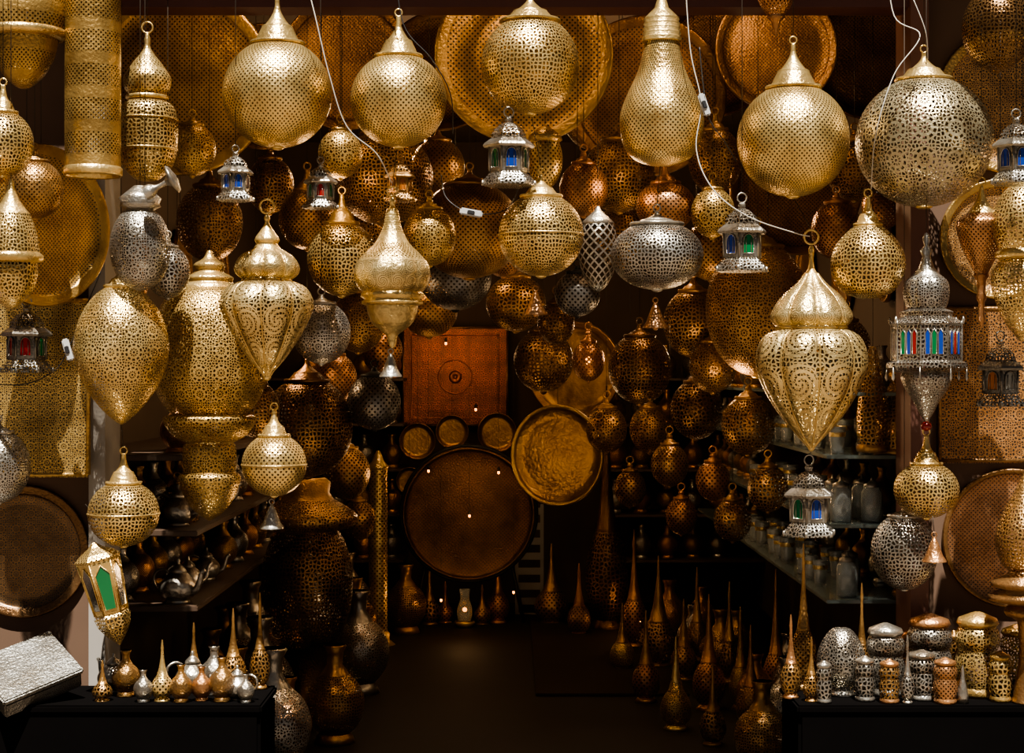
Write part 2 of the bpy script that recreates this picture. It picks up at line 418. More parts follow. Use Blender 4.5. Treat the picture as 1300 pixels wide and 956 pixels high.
def sheet(nm, label, x0, x1, y0, y1, y, mt, fm, cat='panel'):
    s = S(y); t = Th(nm, label, cat, (x0+x1)/2, y1, y); w = (x1-x0)/2*s; h = (y1-y0)*s
    box('sheet', (-w, -.004, 0), (w, .004, h), M[mt], t.o)
    f = .008
    pts = [(-w, 0, f), (w, 0, f), (w, 0, h), (-w, 0, h)]
    for a, b in ((0, 1), (1, 2), (2, 3), (3, 0)): tube('frame_bar', [pts[a], pts[b]], f, M[fm], t.o, 6)
    return t, w, h
sheet('pierced_brass_panel', 'flat rectangular pierced brass panel left of the doorway', -14, 112, 382, 606, .16, 'panelg', 'rim')
sheet('copper_panel', 'orange copper sheet panel on the facade behind the hanging silver lanterns', 1193, 1320, 392, 588, .25, 'panelc', 'rimd')
# back of the shop
t, w_, h_ = sheet('red_panel', 'glowing brown red copper panel with round medallion on the back wall', 512, 644, 416, 541, 5.1, 'redpanel', 'rimd')
def disc_ring(r, w): tube('medallion_ring', [(r*math.cos(2*PI*i/40), -.006, h_*.5+r*math.sin(2*PI*i/40)) for i in range(40)], w, M['redring'], t.o, 6, True)
disc_ring(.022, .016); disc_ring(.10, .004)
tube('inner_border', [(-w_*.84, -.006, h_*.08), (w_*.84, -.006, h_*.08), (w_*.84, -.006, h_*.92), (-w_*.84, -.006, h_*.92)], .005, M['redring'], t.o, 6, True)
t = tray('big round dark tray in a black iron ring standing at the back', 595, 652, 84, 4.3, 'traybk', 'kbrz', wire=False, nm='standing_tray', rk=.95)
t.base = 0
n = 48; s_ = t.s
tube('ring_stand', [(86*s_*math.cos(2*PI*i/n), 86*s_*math.sin(2*PI*i/n), .0) for i in range(n)], 2.4*s_, M['iron'], t.o, 8, True)
for sx in (-1, 1): tube('stand_leg', [(sx*55*s_, -66*s_, -.01), (sx*70*s_, -Z(652, 4.3)+.004, -.04)], 2.5*s_, M['iron'], t.o, 6)
tray('golden round tray leaning inside the shop right of the red panel', 708, 578, 64, 3.2, 'trayp', yaw=math.radians(-26), rk=.93)
tray('second brown tray inside the shop above the golden leaning tray', 730, 470, 62, 4.4, 'trayp', 'rimd', yaw=math.radians(-20))
for cx, cy, r, yy, lb in ((530, 560, 23, 4.9, 'small dark disc tray at left under the red panel'), (574, 548, 21, 4.9, 'small dark disc tray in the middle under the red panel'), (631, 549, 25, 4.9, 'small dark disc tray at right under the red panel'), (520, 610, 17, 4.6, 'tiny dark disc tray beside the iron ring of the standing tray')):
    tray(lb, cx, cy, r, yy, 'trayp', 'rimd', nm='small_disc_tray')

# ------------------------------------------------------------------ front row globes
globe('smooth brass globe with fine dots, leftmost of the big top row', 352, 119, 69, 69, 0, -2, 'dots')
globe('brass globe with cone cap, second from left in the big top row', 506, 127, 61, 60, 0, 20, 'dots')
globe('large brass teardrop globe in front of the top middle tray', 673, 82, 62, 63, 0, -8, 'filb', t0=30)
globe('large smooth brass globe right of the bulb shaped lamp', 1007, 178, 71, 72, 0, 55, 'dots')
globe('largest silvery brass globe with flower piercings at top right', 1173, 180, 86, 83, 0, 66, 'sgold', t0=20)
t = Th('bulb_shaped_lamp', 'pierced brass lamp shaped like a giant light bulb', 'lamp', 840, 210, 0)
t.lathe('pierced_body', [(22, 52), (25, 70), (31, 92), (43, 118), (52, 142), (53, 162), (48, 185), (36, 201), (18, 209), (2, 211)], 'dots', sm=5)
pr = []
for i in range(5): pr += [(21+i*.6, 22+i*6), (23+i*.6, 25+i*6), (21+i*.6, 28+i*6)]
t.lathe('ribbed_cap', [(2, -2), (6, 0), (9, 10), (17, 18)]+pr+[(25, 53), (22, 54)], 'brass', seg=32)
t.wire(-2)
def onion(label, cx, y, pr_spire, pr_up, pr_low, ringpy, ringr, to, mt='swirl', mu='swirl16', nm='onion_lantern', d=.11):
    t = Th(nm, label, 'lantern', cx, pr_low[-1][1], y)
    t.lathe('spire', spline(pr_spire, 4), 'brass', seg=32)
    t.lathe('upper_dome', pr_up, mu, sm=5, lobe=d, nl=8, seg=96)
    t.lathe('onion_bulb', pr_low, mt, sm=5, lobe=d, nl=8, seg=96)
    q = pr_low[0]
    t.lathe('collar', [(q[0]*.95, q[1]-4), (q[0]*1.06, q[1]-3), (q[0]*1.08, q[1]), (q[0]*1.0, q[1]+2)], 'brass', lobe=d, nl=8, seg=96)
    lo = spline(pr_low, 6); up = spline(pr_up, 4)
    for k in range(8):
        a = 2*PI*k/8+PI/2
        tube('rib', [((r*(1-d)+.4)*t.s*math.cos(a), (r*(1-d)+.4)*t.s*math.sin(a), (t.base-z)*t.s) for r, z in lo], 1.3*t.s, M['brass'], t.o, 5)
        tube('dome_rib', [((r*(1-d)+.4)*t.s*math.cos(a), (r*(1-d)+.4)*t.s*math.sin(a), (t.base-z)*t.s) for r, z in up], 1.0*t.s, M['brass'], t.o, 5)
    b = pr_low[-1]
    t.lathe('bottom_finial', [(b[0]+1, b[1]-3), (b[0]+2.5, b[1]), (b[0]+1, b[1]+3), (0, b[1]+5)], 'brass', seg=12)
    t.ring('hook_ring', ringpy, ringr, 1.4)
    t.wire(ringpy-ringr, to)
    return t
onion('ribbed brass onion lantern with ring, below the top left globe', 339, 0,
      [(2, 272), (4, 277), (3, 283), (8, 292), (16, 304), (14, 310), (21, 320)],
      [(20, 317), (34, 325), (42, 338), (40, 348), (30, 356)],
      [(30, 356), (50, 364), (60, 382), (57, 400), (44, 425), (24, 455), (10, 470), (3, 479)], 262, 9, (352, 190))
onion('largest ribbed brass onion lantern with swirls hanging at right', 1030, 0,
      [(2, 312), (4, 318), (3, 330), (5, 342), (10, 350)],
      [(9, 347), (20, 360), (40, 378), (52, 398), (51, 408), (42, 417)],
      [(43, 417), (62, 428), (71, 450), (69, 475), (54, 507), (34, 536), (15, 557), (2, 569)], 301, 9, (1008, 252))
t = Th('waisted_lantern', 'tall waisted brass lantern with long cone top, second in the middle row', 'lantern', 498, 442, 0)
t.lathe('cone_top', [(2, 250), (4, 256), (3, 262), (8, 268), (12, 288), (22, 308), (36, 322), (45, 332)], 'bands', sm=4, lobe=.05, seg=96)
t.lathe('belly', [(45, 331), (49, 342), (49, 352), (45, 364), (37, 372)], 'swirl16', sm=4, lobe=.05, seg=96)
t.lathe('waist_band', [(37, 370), (40, 373), (40, 377), (35, 380), (39, 383), (39, 386), (33, 388)], 'brass')
t.lathe('lower_bowl', [(33, 387), (31, 398), (25, 411), (14, 420), (7, 426), (5, 436), (2, 442)], 'swirl16', sm=4)
t.ring('hook_ring', 243, 6, 1.2); t.wire(237, (504, 190))
bell('small silvery bell under the waisted lantern', 496, 449, 0, 'silver', (498, 442), .95)
globe('brass filigree globe with a bell below, centre of the middle row', 687, 298, 54, 53, 0, 222, 'fil', to=(675, 148), band=True)
bell('small copper bell under the centre filigree globe', 680, 369, 0, 'copper', (686, 352))
globe('flattened silver filigree lamp below the bulb shaped lamp', 834, 324, 59, 44, 0, 268, 'sfil', 'silver', nm='oblate_silver_lamp', to=(838, 211), t0=28)
bell('small copper bell under the flattened silver lamp', 832, 384, 0, 'copper', (834, 369), 1.05)
t = Th('pear_lamp', 'small pear shaped brass lamp below the largest silvery globe', 'lamp', 1102, 378, 0)
t.lathe('pierced_body', [(14, 284), (28, 296), (41, 312), (47, 332), (44, 352), (32, 370), (14, 378), (1, 379)], 'filb', sm=5)
cap(t, 250, 286, 15); t.ring('hook_ring', 245, 5); t.wire(240, (1150, 258))
t = Th('teardrop_lamp', 'long brass teardrop lamp with flower piercings at left', 'lamp', 154, 538, 0)
t.lathe('pierced_body', [(16, 362), (34, 376), (50, 400), (59, 430), (58, 458), (46, 490), (26, 518), (9, 534), (1, 539)], 'flo', sm=5)
cap(t, 338, 364, 18); t.ring('hook_ring', 334, 5); t.wire(330)
globe('small brass globe with dots under the ribbed onion lantern', 348, 590, 41, 40, 0, 520, 'dots2', to=(340, 484), band=True)
bell('small silvery bell under the small left globe', 345, 640, 0, 'silver', (348, 632))
globe('brass globe with long cone cap under the left teardrop lamp', 157, 652, 45, 42, 0, 576, 'filb', to=(154, 541), band=True)
globe('brass globe with red bead under the silver stained glass lantern', 1176, 622, 41, 36, 0, 552, 'fil', to=(1176, 542))
bell('small copper bell under the red beaded globe', 1186, 682, -.09, 'copper', (1184, 655))
t = Th('bead', 'shiny red glass bead above the lower right globe', 'bead', 1176, 548, 0); t.lathe('bead_ball', arc(7, 541, 6, 4, 176, 10), 'gred', seg=16)
globe('oval silver filigree lamp at lower right beside the jamb', 1148, 700, 42, 49, .08, 644, 'sfil', 'silver', nm='oval_silver_lamp', fin=True)
# left edge
t = Th('cylinder_lantern', 'tall pierced brass cylinder lantern at top left', 'lantern', 118, 224, -.08)
t.lathe('pierced_tube', [(35, -60), (35, 0), (35, 60), (35, 120), (35, 214)], 'bandsd')
t.lathe('bottom_band', [(35, 212), (37, 214), (37, 222), (35, 224), (33, 222), (33, 214)], 'brass')
t.lathe('top_lid', [(2, -75), (10, -70), (37, -62), (37, -56), (35, -55)], 'brass'); t.wire(-75)
t = Th('tiered_lantern', 'slim tiered brass lantern just right of the cylinder lantern', 'lantern', 187, 229, .1)
t.lathe('cap', [(2, 42), (4, 50), (4, 60), (10, 70), (18, 80), (26, 92)], 'bands', sm=4)
t.lathe('upper_dome', [(25, 90), (30, 100), (28, 114), (20, 122)], 'dots2', sm=4)
t.lathe('waist_band', [(20, 120), (27, 122), (27, 126), (22, 128)], 'brass')
t.lathe('pierced_body', [(21, 127), (33, 135), (38, 152), (38, 182), (33, 208), (16, 227), (2, 230)], 'filb', sm=4)
t.band('body_band', 152, 38.3, 1.3); t.band('body_band', 190, 37.6, 1.3)
t.ring('hook_ring', 35, 7, 1.2); t.wire(28)
t = Th('pot_lantern', 'huge pot shaped brass lantern cut by the top left corner', 'lantern', 30, 112, -.1)
t.lathe('upper_pot', [(10, -75), (30, -50), (48, -20), (54, 15), (52, 40)], 'bandsd', sm=4)
t.lathe('rim_band', [(52, 38), (56, 41), (55, 47), (44, 50)], 'brass')
t.lathe('lower_bowl', [(43, 49), (38, 72), (26, 95), (10, 110), (1, 113)], 'bandsd', sm=4); t.wire(-75)
globe('brass globe with cone cap cut by the left edge', 4, 182, 38, 42, -.28, 108, 'fil')
globe('bronze bell lamp behind the left edge globe', 44, 240, 36, 38, -.06, 190, 'bdots', 'bronze')
t = Th('tiered_lantern', 'bell shaped brass lantern cut by the left edge under the globe', 'lantern', 14, 392, -.3)
t.lathe('cap', [(2, 228), (5, 240), (12, 256), (24, 272)], 'brass', sm=4)
t.lathe('pierced_body', [(23, 270), (31, 292), (36, 322)], 'fil', sm=4)
t.lathe('middle_band', [(36, 321), (40, 324), (40, 331), (32, 334)], 'brass')
t.lathe('lower_bowl', [(32, 333), (33, 348), (26, 370), (10, 388), (1, 393)], 'filb', sm=4); t.wire(228)
t = Th('pineapple_lamp', 'silver pineapple shaped lamp with flower piercings at left', 'lamp', 178, 368, -.06)
t.lathe('pierced_body', [(12, 264), (24, 272), (34, 290), (38, 314), (34, 340), (22, 360), (4, 369)], 'sflo', sm=5)
t.lathe('crown', [(8, 236), (20, 246), (27, 252), (24, 258), (26, 262), (14, 268)], 'silver'); t.wire(236)
t = Th('silver_goblet', 'silver goblet tied sideways above the pineapple lamp', 'goblet', 184, 246, -.16, rot=(0, math.radians(62), 0))
t.lathe('foot', [(2, 200), (17, 204), (19, 207), (8, 211), (4, 216)], 'silver', seg=32)
t.lathe('stem_and_cup', [(4, 215), (3, 222), (4, 229), (9, 237), (9, 246)], 'silver', seg=32, sm=4); t.wire(246)
globe('pierced silver globe cut by the left edge under the brass panel', -2, 592, 40, 47, -.1, 535, 'sflo', 'silver')
# right edge
t = Th('spindle_lamp', 'copper spindle lamp with long spike at right', 'lamp', 1246, 416, 0)
t.lathe('cap', [(2, 236), (4, 246), (9, 258), (19, 272)], 'brass', sm=4)
t.lathe('pierced_body', [(19, 271), (30, 280), (31, 292), (24, 315), (14, 336), (8, 348)], 'cdots', sm=4)
t.lathe('spike', [(9, 347), (10, 351), (6, 356), (5, 372), (7, 378), (4, 384), (4, 400), (5, 405), (1, 416)], 'copper', seg=20)
t.ring('hook_ring', 230, 5); t.wire(225)
t = Th('stacked_lantern', 'stacked brass lantern cut by the right edge beside the spindle lamp', 'lantern', 1298, 432, -.1)
t.lathe('upper_globe', [(6, 230), (24, 244), (36, 268), (36, 295), (28, 318)], 'filb', sm=4)
t.lathe('waist_band', [(28, 316), (34, 320), (34, 326), (28, 330)], 'brass')
t.lathe('lower_bowl', [(28, 329), (38, 342), (37, 370), (24, 405), (6, 430), (1, 433)], 'filb', sm=4); t.wire(230)
globe('dark bronze filigree globe at the top right corner', 1266, 36, 44, 54, -.12, -32, 'kfil', 'kbrz')
t = Th('hanging_finial_lamp', 'small copper pointed lamp tip at the top edge right of centre', 'lamp', 985, 46, .05)
t.lathe('pierced_body', [(5, -70), (22, -45), (26, -15), (20, 6), (10, 20)], 'cdots', sm=4)
t.lathe('tip', [(10, 19), (12, 22), (6, 27), (4, 34), (1, 46)], 'copper', seg=20); t.wire(-70)
# big lantern behind left
t = Th('large_tiered_lantern', 'large dim brass lantern with arches behind the left teardrop lamp', 'lantern', 266, 660, .36)
t.lathe('cap', [(3, 318), (8, 328), (20, 336), (18, 345), (30, 352), (29, 358), (34, 362), (36, 366)], 'brass', sm=3)
t.lathe('upper_body', [(35, 365), (50, 373), (63, 393), (71, 424), (74, 456), (71, 486), (62, 508), (51, 522), (44, 527)], 'arch', sm=4)
t.lathe('skirt', [(44, 526), (58, 529), (56, 540), (46, 553), (30, 562)], 'arch', sm=3)
t.lathe('lower_drum', [(28, 561), (33, 566), (34, 580), (33, 600)], 'arch', sm=3)
t.lathe('foot_bowl', [(33, 599), (39, 604), (38, 614), (30, 634), (18, 650), (6, 658), (1, 661)], 'arch', sm=3); t.wire(318)

# ------------------------------------------------------------------ small hexagonal lanterns
GL = {'b': 'gblue', 'g': 'ggreen', 'r': 'gred', 'a': 'gamber', 'w': 'gwhite'}
def hexlamp(label, cx, base, hgt, y, cols, mt='silver', mp='sfil', rz=.2, to=None):
    k = hgt/92.0
    t = Th('stained_glass_lantern', label, 'lantern', cx, base, y, 'small hexagonal stained glass lanterns', rot=(0, 0, rz))
    q = lambda L: [(r*k, base-h*k) for r, h in L]
    kw = dict(seg=6, smooth=False, phase=0)
    t.lathe('base', q([(25, 20), (26, 17), (29, 13), (34, 8), (36, 3), (36, 0), (30, 0), (0, 1)]), mp, **kw)
    t.lathe('body_frame', q([(24, 54), (26, 52), (26, 19), (24, 17)]), mt, **kw)
    t.lathe('roof', q([(3, 92), (6, 89), (5, 84), (12, 81), (20, 74), (23, 68), (24, 62)]), mp, **kw)
    t.lathe('eave', q([(23, 62.5), (25, 62), (33, 56), (35, 53), (33, 50), (25, 51)]), mt, **kw)
    for c in range(6):
        a = PI/3*c+PI/6
        R = Matrix.Rotation(a, 3, 'Z'); ap = 26*math.cos(PI/6)*k*t.s+.0008
        w, h0, h1 = 7.5, 23, 39
        pts = [(-w, h0), (w, h0), (w, h1)]+[(w*math.cos(u*PI/6), h1+10*math.sin(u*PI/6)) for u in range(1, 6)]+[(-w, h1)]
        vs = [R @ Vector((ap, x*k*t.s, z*k*t.s)) for x, z in pts]
        pane = link_mesh('pane', vs, [tuple(range(len(vs)))], M[GL[cols[c % len(cols)]]], t.o, False)
        tube('pane_frame', [v*1.0 + (R @ Vector((.0008, 0, 0))) for v in vs], 1.1*k*t.s, M[mt], pane, 5, True)
        for xx in (-3.6, 3.6):
            tube('pane_bar', [R @ Vector((ap+.0012, xx*k*t.s, h0*k*t.s)), R @ Vector((ap+.0012, xx*k*t.s, (h1+5)*k*t.s))], .6*k*t.s, M[mt], pane, 4)
        a2 = PI/3*c
        tube('corner_post', [(26*k*t.s*math.cos(a2), 26*k*t.s*math.sin(a2), 18*k*t.s), (26*k*t.s*math.cos(a2), 26*k*t.s*math.sin(a2), 53*k*t.s)], 1.6*k*t.s, M[mt], t.o, 6)
        tube('foot_bead', [(35*k*t.s*math.cos(a2), 35*k*t.s*math.sin(a2), 0), (35*k*t.s*math.cos(a2), 35*k*t.s*math.sin(a2), 7*k*t.s)], 2*k*t.s, M[mt], t.o, 6)
    t.ring('hook_ring', base-(98*k), 6.5*k, 1.0, mt)
    t.wire(base-105*k, to)
hexlamp('silver lantern with green and blue glass under the top middle lamp', 646, 236, 88, -.06, 'gbg', to=(646, 140, -.06), rz=.15)
hexlamp('silver lantern with green and blue glass below the pear and smooth globe', 942, 345, 88, -.1, 'gbgb', rz=.25)
hexlamp('silver lantern with blue and green glass hanging lowest under the big onion lantern', 1027, 680, 90, 0, 'bg', to=(1030, 573), rz=.25)
hexlamp('small silver lantern with blue glass below the top left globe', 299, 255, 62, -.1, 'bbr', rz=.4)
hexlamp('small silver lantern with red and green glass between the two top left globes', 407, 265, 58, .05, 'grg', rz=.1)
hexlamp('dark tin lantern with red glass in front of the left brass panel', 34, 473, 84, -.02, 'rrg', 'dksilver', 'dksfil', rz=.2)
hexlamp('silver lantern with blue glass cut by the right edge', 1290, 234, 84, -.3, 'bb', rz=.1)
hexlamp('dull silver lantern with clear and amber glass right of the stained glass lantern', 1270, 516, 84, .02, 'wa', 'dksilver', 'dksfil', rz=.3)
hexlamp('dark brown lantern hanging above the waisted lantern', 508, 256, 54, .3, 'aa', 'bronze', 'bfil', rz=.3)
# large ornate stained glass lantern
t = Th('ornate_lantern', 'large ornate silver lantern with mostly blue and red glass panes', 'lantern', 1176, 534, -.03)
t.lathe('top_spire', [(2, 296), (5, 302), (3, 312), (8, 318), (5, 326), (10, 340), (20, 352)], 'silver', seg=16)
t.lathe('dome', [(19, 350), (27, 358), (29, 372), (26, 388), (22, 394)], 'sflo', sm=3, lobe=.06, seg=80)
t.lathe('collar', [(24, 392), (34, 396), (32, 402), (40, 406), (47, 411), (44, 414)], 'sfil', seg=8, smooth=False, phase=PI/8)
t.lathe('drum', [(44, 412), (44, 460)], 'sfil', seg=8, smooth=False, phase=PI/8)
t.lathe('fringe', [(44, 458), (51, 461), (51, 467), (42, 471), (30, 474)], 'sfil', seg=8, smooth=False, phase=PI/8)
cl = 'brbgbrbgbbrb'
for c in range(8):
    a = 2*PI*c/8; R = Matrix.Rotation(a, 3, 'Z'); ap = 44*math.cos(PI/8)*t.s+.001
    for xo, ci in ((-8.2, 0), (0, 1), (8.2, 2)):
        w = 3.2; pts = [(xo-w, 424), (xo, 418), (xo+w, 424), (xo+w, 450), (xo-w, 450)]
        vs = [R @ Vector((ap, x*t.s, (534-z)*t.s)) for x, z in pts]
        p = link_mesh('pane', vs, [tuple(range(5))[::-1]], M[GL[cl[(c*3+ci) % 12]]], t.o, False)
        tube('pane_frame', vs, .8*t.s, M['silver'], p, 5, True)
    a2 = 2*PI*c/8+PI/8
    tube('corner_post', [(44*t.s*math.cos(a2), 44*t.s*math.sin(a2), (534-z)*t.s) for z in (408, 412, 460, 470)], 1.3*t.s, M['silver'], t.o, 6)
    tube('corner_ball', [(46*t.s*math.cos(a2), 46*t.s*math.sin(a2), (534-z)*t.s) for z in (402, 406, 411)], [.6*t.s, 2.2*t.s, .8*t.s], M['silver'], t.o, 6)
    tube('hanging_drop', [(50*t.s*math.cos(a2), 50*t.s*math.sin(a2), (534-z)*t.s) for z in (466, 474, 480, 484)], [.6*t.s, 1.2*t.s, 2.0*t.s, .5*t.s], M['silver'], t.o, 6)
t.lathe('lower_cone', [(31, 473), (32, 480), (26, 495), (16, 510), (9, 524), (4, 532), (2, 535)], 'sflo', sm=3)
t.wire(296)
# tilted brass lantern with green glass
t = Th('tilted_glass_lantern', 'tilted slim brass lantern with green and mirror glass sides at lower left', 'lantern', 152, 818, -.02, rot=(0, math.radians(-14), .3))
kw = dict(seg=6, smooth=False, phase=0); q_ = .86
sc_ = lambda L: [(r*q_, z) for r, z in L]
t.lathe('lid', sc_([(3, 684), (10, 690), (26, 698), (34, 704), (32, 708)]), 'dots2', **kw)
t.lathe('body_frame', sc_([(30, 706), (31, 710), (24, 774), (22, 778)]), 'brass', **kw)
t.lathe('lower_cone', sc_([(24, 776), (27, 780), (24, 792), (14, 806), (4, 816), (1, 819)]), 'filb', **kw)
for c in range(6):
    R = Matrix.Rotation(PI/3*c+PI/6, 3, 'Z'); ca = math.cos(PI/6)
    vs = []
    for x, z, r in ((-8, 769, 24.5), (8, 769, 24.5), (11, 724, 29.4), (0, 712, 30.8), (-11, 724, 29.4)):
        vs.append(R @ Vector(((r*q_*ca+.7)*t.s, x*q_*t.s, (818-z)*t.s)))
    p = link_mesh('pane', vs, [tuple(range(5))], M[('ggreen', 'mirror')[c % 2]], t.o, False)
    tube('pane_frame', vs, .9*t.s, M['brass'], p, 5, True)
    a2 = PI/3*c
    tube('corner_rib', [(r*q_*t.s*math.cos(a2), r*q_*t.s*math.sin(a2), (818-z)*t.s) for r, z in ((31, 708), (24.5, 776))], 1.2*t.s, M['brass'], t.o, 6)
t.wire(684, (108, 640))

# ------------------------------------------------------------------ second row and dim lamps behind
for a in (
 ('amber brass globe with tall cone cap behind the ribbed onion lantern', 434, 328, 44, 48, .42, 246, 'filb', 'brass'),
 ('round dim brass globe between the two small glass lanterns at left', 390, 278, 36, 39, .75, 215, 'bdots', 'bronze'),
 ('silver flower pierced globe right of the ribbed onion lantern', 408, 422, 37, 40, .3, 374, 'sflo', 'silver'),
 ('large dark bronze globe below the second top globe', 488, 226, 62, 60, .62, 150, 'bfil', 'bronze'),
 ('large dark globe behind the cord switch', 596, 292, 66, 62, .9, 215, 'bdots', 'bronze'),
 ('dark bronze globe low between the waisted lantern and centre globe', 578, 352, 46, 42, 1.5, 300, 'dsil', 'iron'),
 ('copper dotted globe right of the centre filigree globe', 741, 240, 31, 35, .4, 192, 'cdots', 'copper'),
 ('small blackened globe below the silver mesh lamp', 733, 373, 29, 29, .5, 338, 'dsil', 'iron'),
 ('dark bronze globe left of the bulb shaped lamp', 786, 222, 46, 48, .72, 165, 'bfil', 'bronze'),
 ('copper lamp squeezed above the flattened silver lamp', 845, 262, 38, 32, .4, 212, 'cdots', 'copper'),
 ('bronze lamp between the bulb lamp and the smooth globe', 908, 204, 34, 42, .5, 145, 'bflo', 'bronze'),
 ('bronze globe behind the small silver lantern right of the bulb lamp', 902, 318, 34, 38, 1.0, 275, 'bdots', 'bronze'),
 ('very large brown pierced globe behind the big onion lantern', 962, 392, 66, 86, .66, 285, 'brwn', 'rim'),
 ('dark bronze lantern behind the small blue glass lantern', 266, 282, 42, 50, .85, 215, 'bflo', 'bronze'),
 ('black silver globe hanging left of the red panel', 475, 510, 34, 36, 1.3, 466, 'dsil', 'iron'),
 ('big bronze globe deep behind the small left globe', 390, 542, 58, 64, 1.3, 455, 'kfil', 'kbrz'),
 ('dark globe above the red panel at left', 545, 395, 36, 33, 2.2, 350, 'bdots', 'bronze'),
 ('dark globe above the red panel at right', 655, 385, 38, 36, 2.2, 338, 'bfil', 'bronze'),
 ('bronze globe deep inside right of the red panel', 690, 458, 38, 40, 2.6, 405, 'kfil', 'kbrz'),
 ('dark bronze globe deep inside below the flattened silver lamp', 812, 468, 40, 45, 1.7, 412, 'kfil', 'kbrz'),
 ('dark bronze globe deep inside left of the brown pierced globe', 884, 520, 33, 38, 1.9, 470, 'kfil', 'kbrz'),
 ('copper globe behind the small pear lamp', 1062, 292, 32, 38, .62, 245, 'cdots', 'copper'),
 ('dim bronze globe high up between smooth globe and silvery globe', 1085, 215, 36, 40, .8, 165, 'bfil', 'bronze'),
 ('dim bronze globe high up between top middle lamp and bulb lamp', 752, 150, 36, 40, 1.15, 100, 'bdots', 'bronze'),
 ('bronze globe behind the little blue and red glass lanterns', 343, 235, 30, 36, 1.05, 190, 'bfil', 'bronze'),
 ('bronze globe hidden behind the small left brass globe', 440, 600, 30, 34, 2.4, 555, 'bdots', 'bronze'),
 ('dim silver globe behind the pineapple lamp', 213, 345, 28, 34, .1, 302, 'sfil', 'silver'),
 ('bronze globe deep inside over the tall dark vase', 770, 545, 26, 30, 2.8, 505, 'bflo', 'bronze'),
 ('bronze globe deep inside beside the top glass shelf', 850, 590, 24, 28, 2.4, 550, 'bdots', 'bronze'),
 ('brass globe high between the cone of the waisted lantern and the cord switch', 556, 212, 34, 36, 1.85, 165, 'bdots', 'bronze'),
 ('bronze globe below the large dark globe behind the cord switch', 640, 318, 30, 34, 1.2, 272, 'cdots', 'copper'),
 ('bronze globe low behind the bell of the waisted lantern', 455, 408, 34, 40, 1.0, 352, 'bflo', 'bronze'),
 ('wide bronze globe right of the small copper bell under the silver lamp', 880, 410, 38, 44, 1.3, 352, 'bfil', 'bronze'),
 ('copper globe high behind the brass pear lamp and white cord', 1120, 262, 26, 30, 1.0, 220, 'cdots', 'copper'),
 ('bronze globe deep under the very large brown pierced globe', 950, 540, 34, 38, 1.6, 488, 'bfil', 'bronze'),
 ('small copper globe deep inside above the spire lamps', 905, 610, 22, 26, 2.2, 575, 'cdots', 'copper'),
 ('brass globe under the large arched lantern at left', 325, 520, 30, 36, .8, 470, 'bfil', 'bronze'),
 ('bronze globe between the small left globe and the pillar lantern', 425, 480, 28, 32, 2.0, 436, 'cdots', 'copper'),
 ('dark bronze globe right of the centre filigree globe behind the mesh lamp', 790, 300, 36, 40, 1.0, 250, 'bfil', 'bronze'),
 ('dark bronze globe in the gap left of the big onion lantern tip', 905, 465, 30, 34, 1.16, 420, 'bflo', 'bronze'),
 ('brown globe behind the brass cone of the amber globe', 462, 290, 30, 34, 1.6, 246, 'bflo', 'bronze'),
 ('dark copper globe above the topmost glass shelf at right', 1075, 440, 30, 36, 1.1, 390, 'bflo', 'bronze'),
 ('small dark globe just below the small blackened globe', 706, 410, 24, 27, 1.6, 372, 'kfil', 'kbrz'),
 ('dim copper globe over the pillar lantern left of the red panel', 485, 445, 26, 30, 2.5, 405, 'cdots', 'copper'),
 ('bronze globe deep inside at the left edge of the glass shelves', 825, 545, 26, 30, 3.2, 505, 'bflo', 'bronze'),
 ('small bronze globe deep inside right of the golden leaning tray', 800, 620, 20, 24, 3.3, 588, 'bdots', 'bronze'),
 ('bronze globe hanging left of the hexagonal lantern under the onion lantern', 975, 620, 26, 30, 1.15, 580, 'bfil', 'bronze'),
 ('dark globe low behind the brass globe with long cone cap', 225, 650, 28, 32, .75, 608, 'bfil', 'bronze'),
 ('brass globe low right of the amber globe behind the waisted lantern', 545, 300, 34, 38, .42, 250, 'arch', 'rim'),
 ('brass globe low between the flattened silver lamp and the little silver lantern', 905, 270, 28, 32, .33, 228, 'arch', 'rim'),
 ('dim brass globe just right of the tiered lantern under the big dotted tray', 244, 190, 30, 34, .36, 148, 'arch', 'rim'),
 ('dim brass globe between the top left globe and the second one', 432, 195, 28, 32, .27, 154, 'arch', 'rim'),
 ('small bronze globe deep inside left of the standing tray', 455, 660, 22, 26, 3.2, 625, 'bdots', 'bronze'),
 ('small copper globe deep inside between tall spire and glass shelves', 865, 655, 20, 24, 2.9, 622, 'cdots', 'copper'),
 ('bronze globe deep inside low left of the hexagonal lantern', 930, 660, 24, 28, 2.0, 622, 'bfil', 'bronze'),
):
    globe(*a, nm='dim_globe_lamp')
g = globe('small glowing amber teardrop lamp deep inside the shop', 747, 458, 21, 26, 1.9, 418, 'cdots', 'copper', nm='glowing_lamp')
def bulb(t, py, r=3.5): t.lathe('light_bulb', arc(r, py, r*1.3, 4, 176, 8), 'bulb', seg=12)
bulb(g, 458, 4)
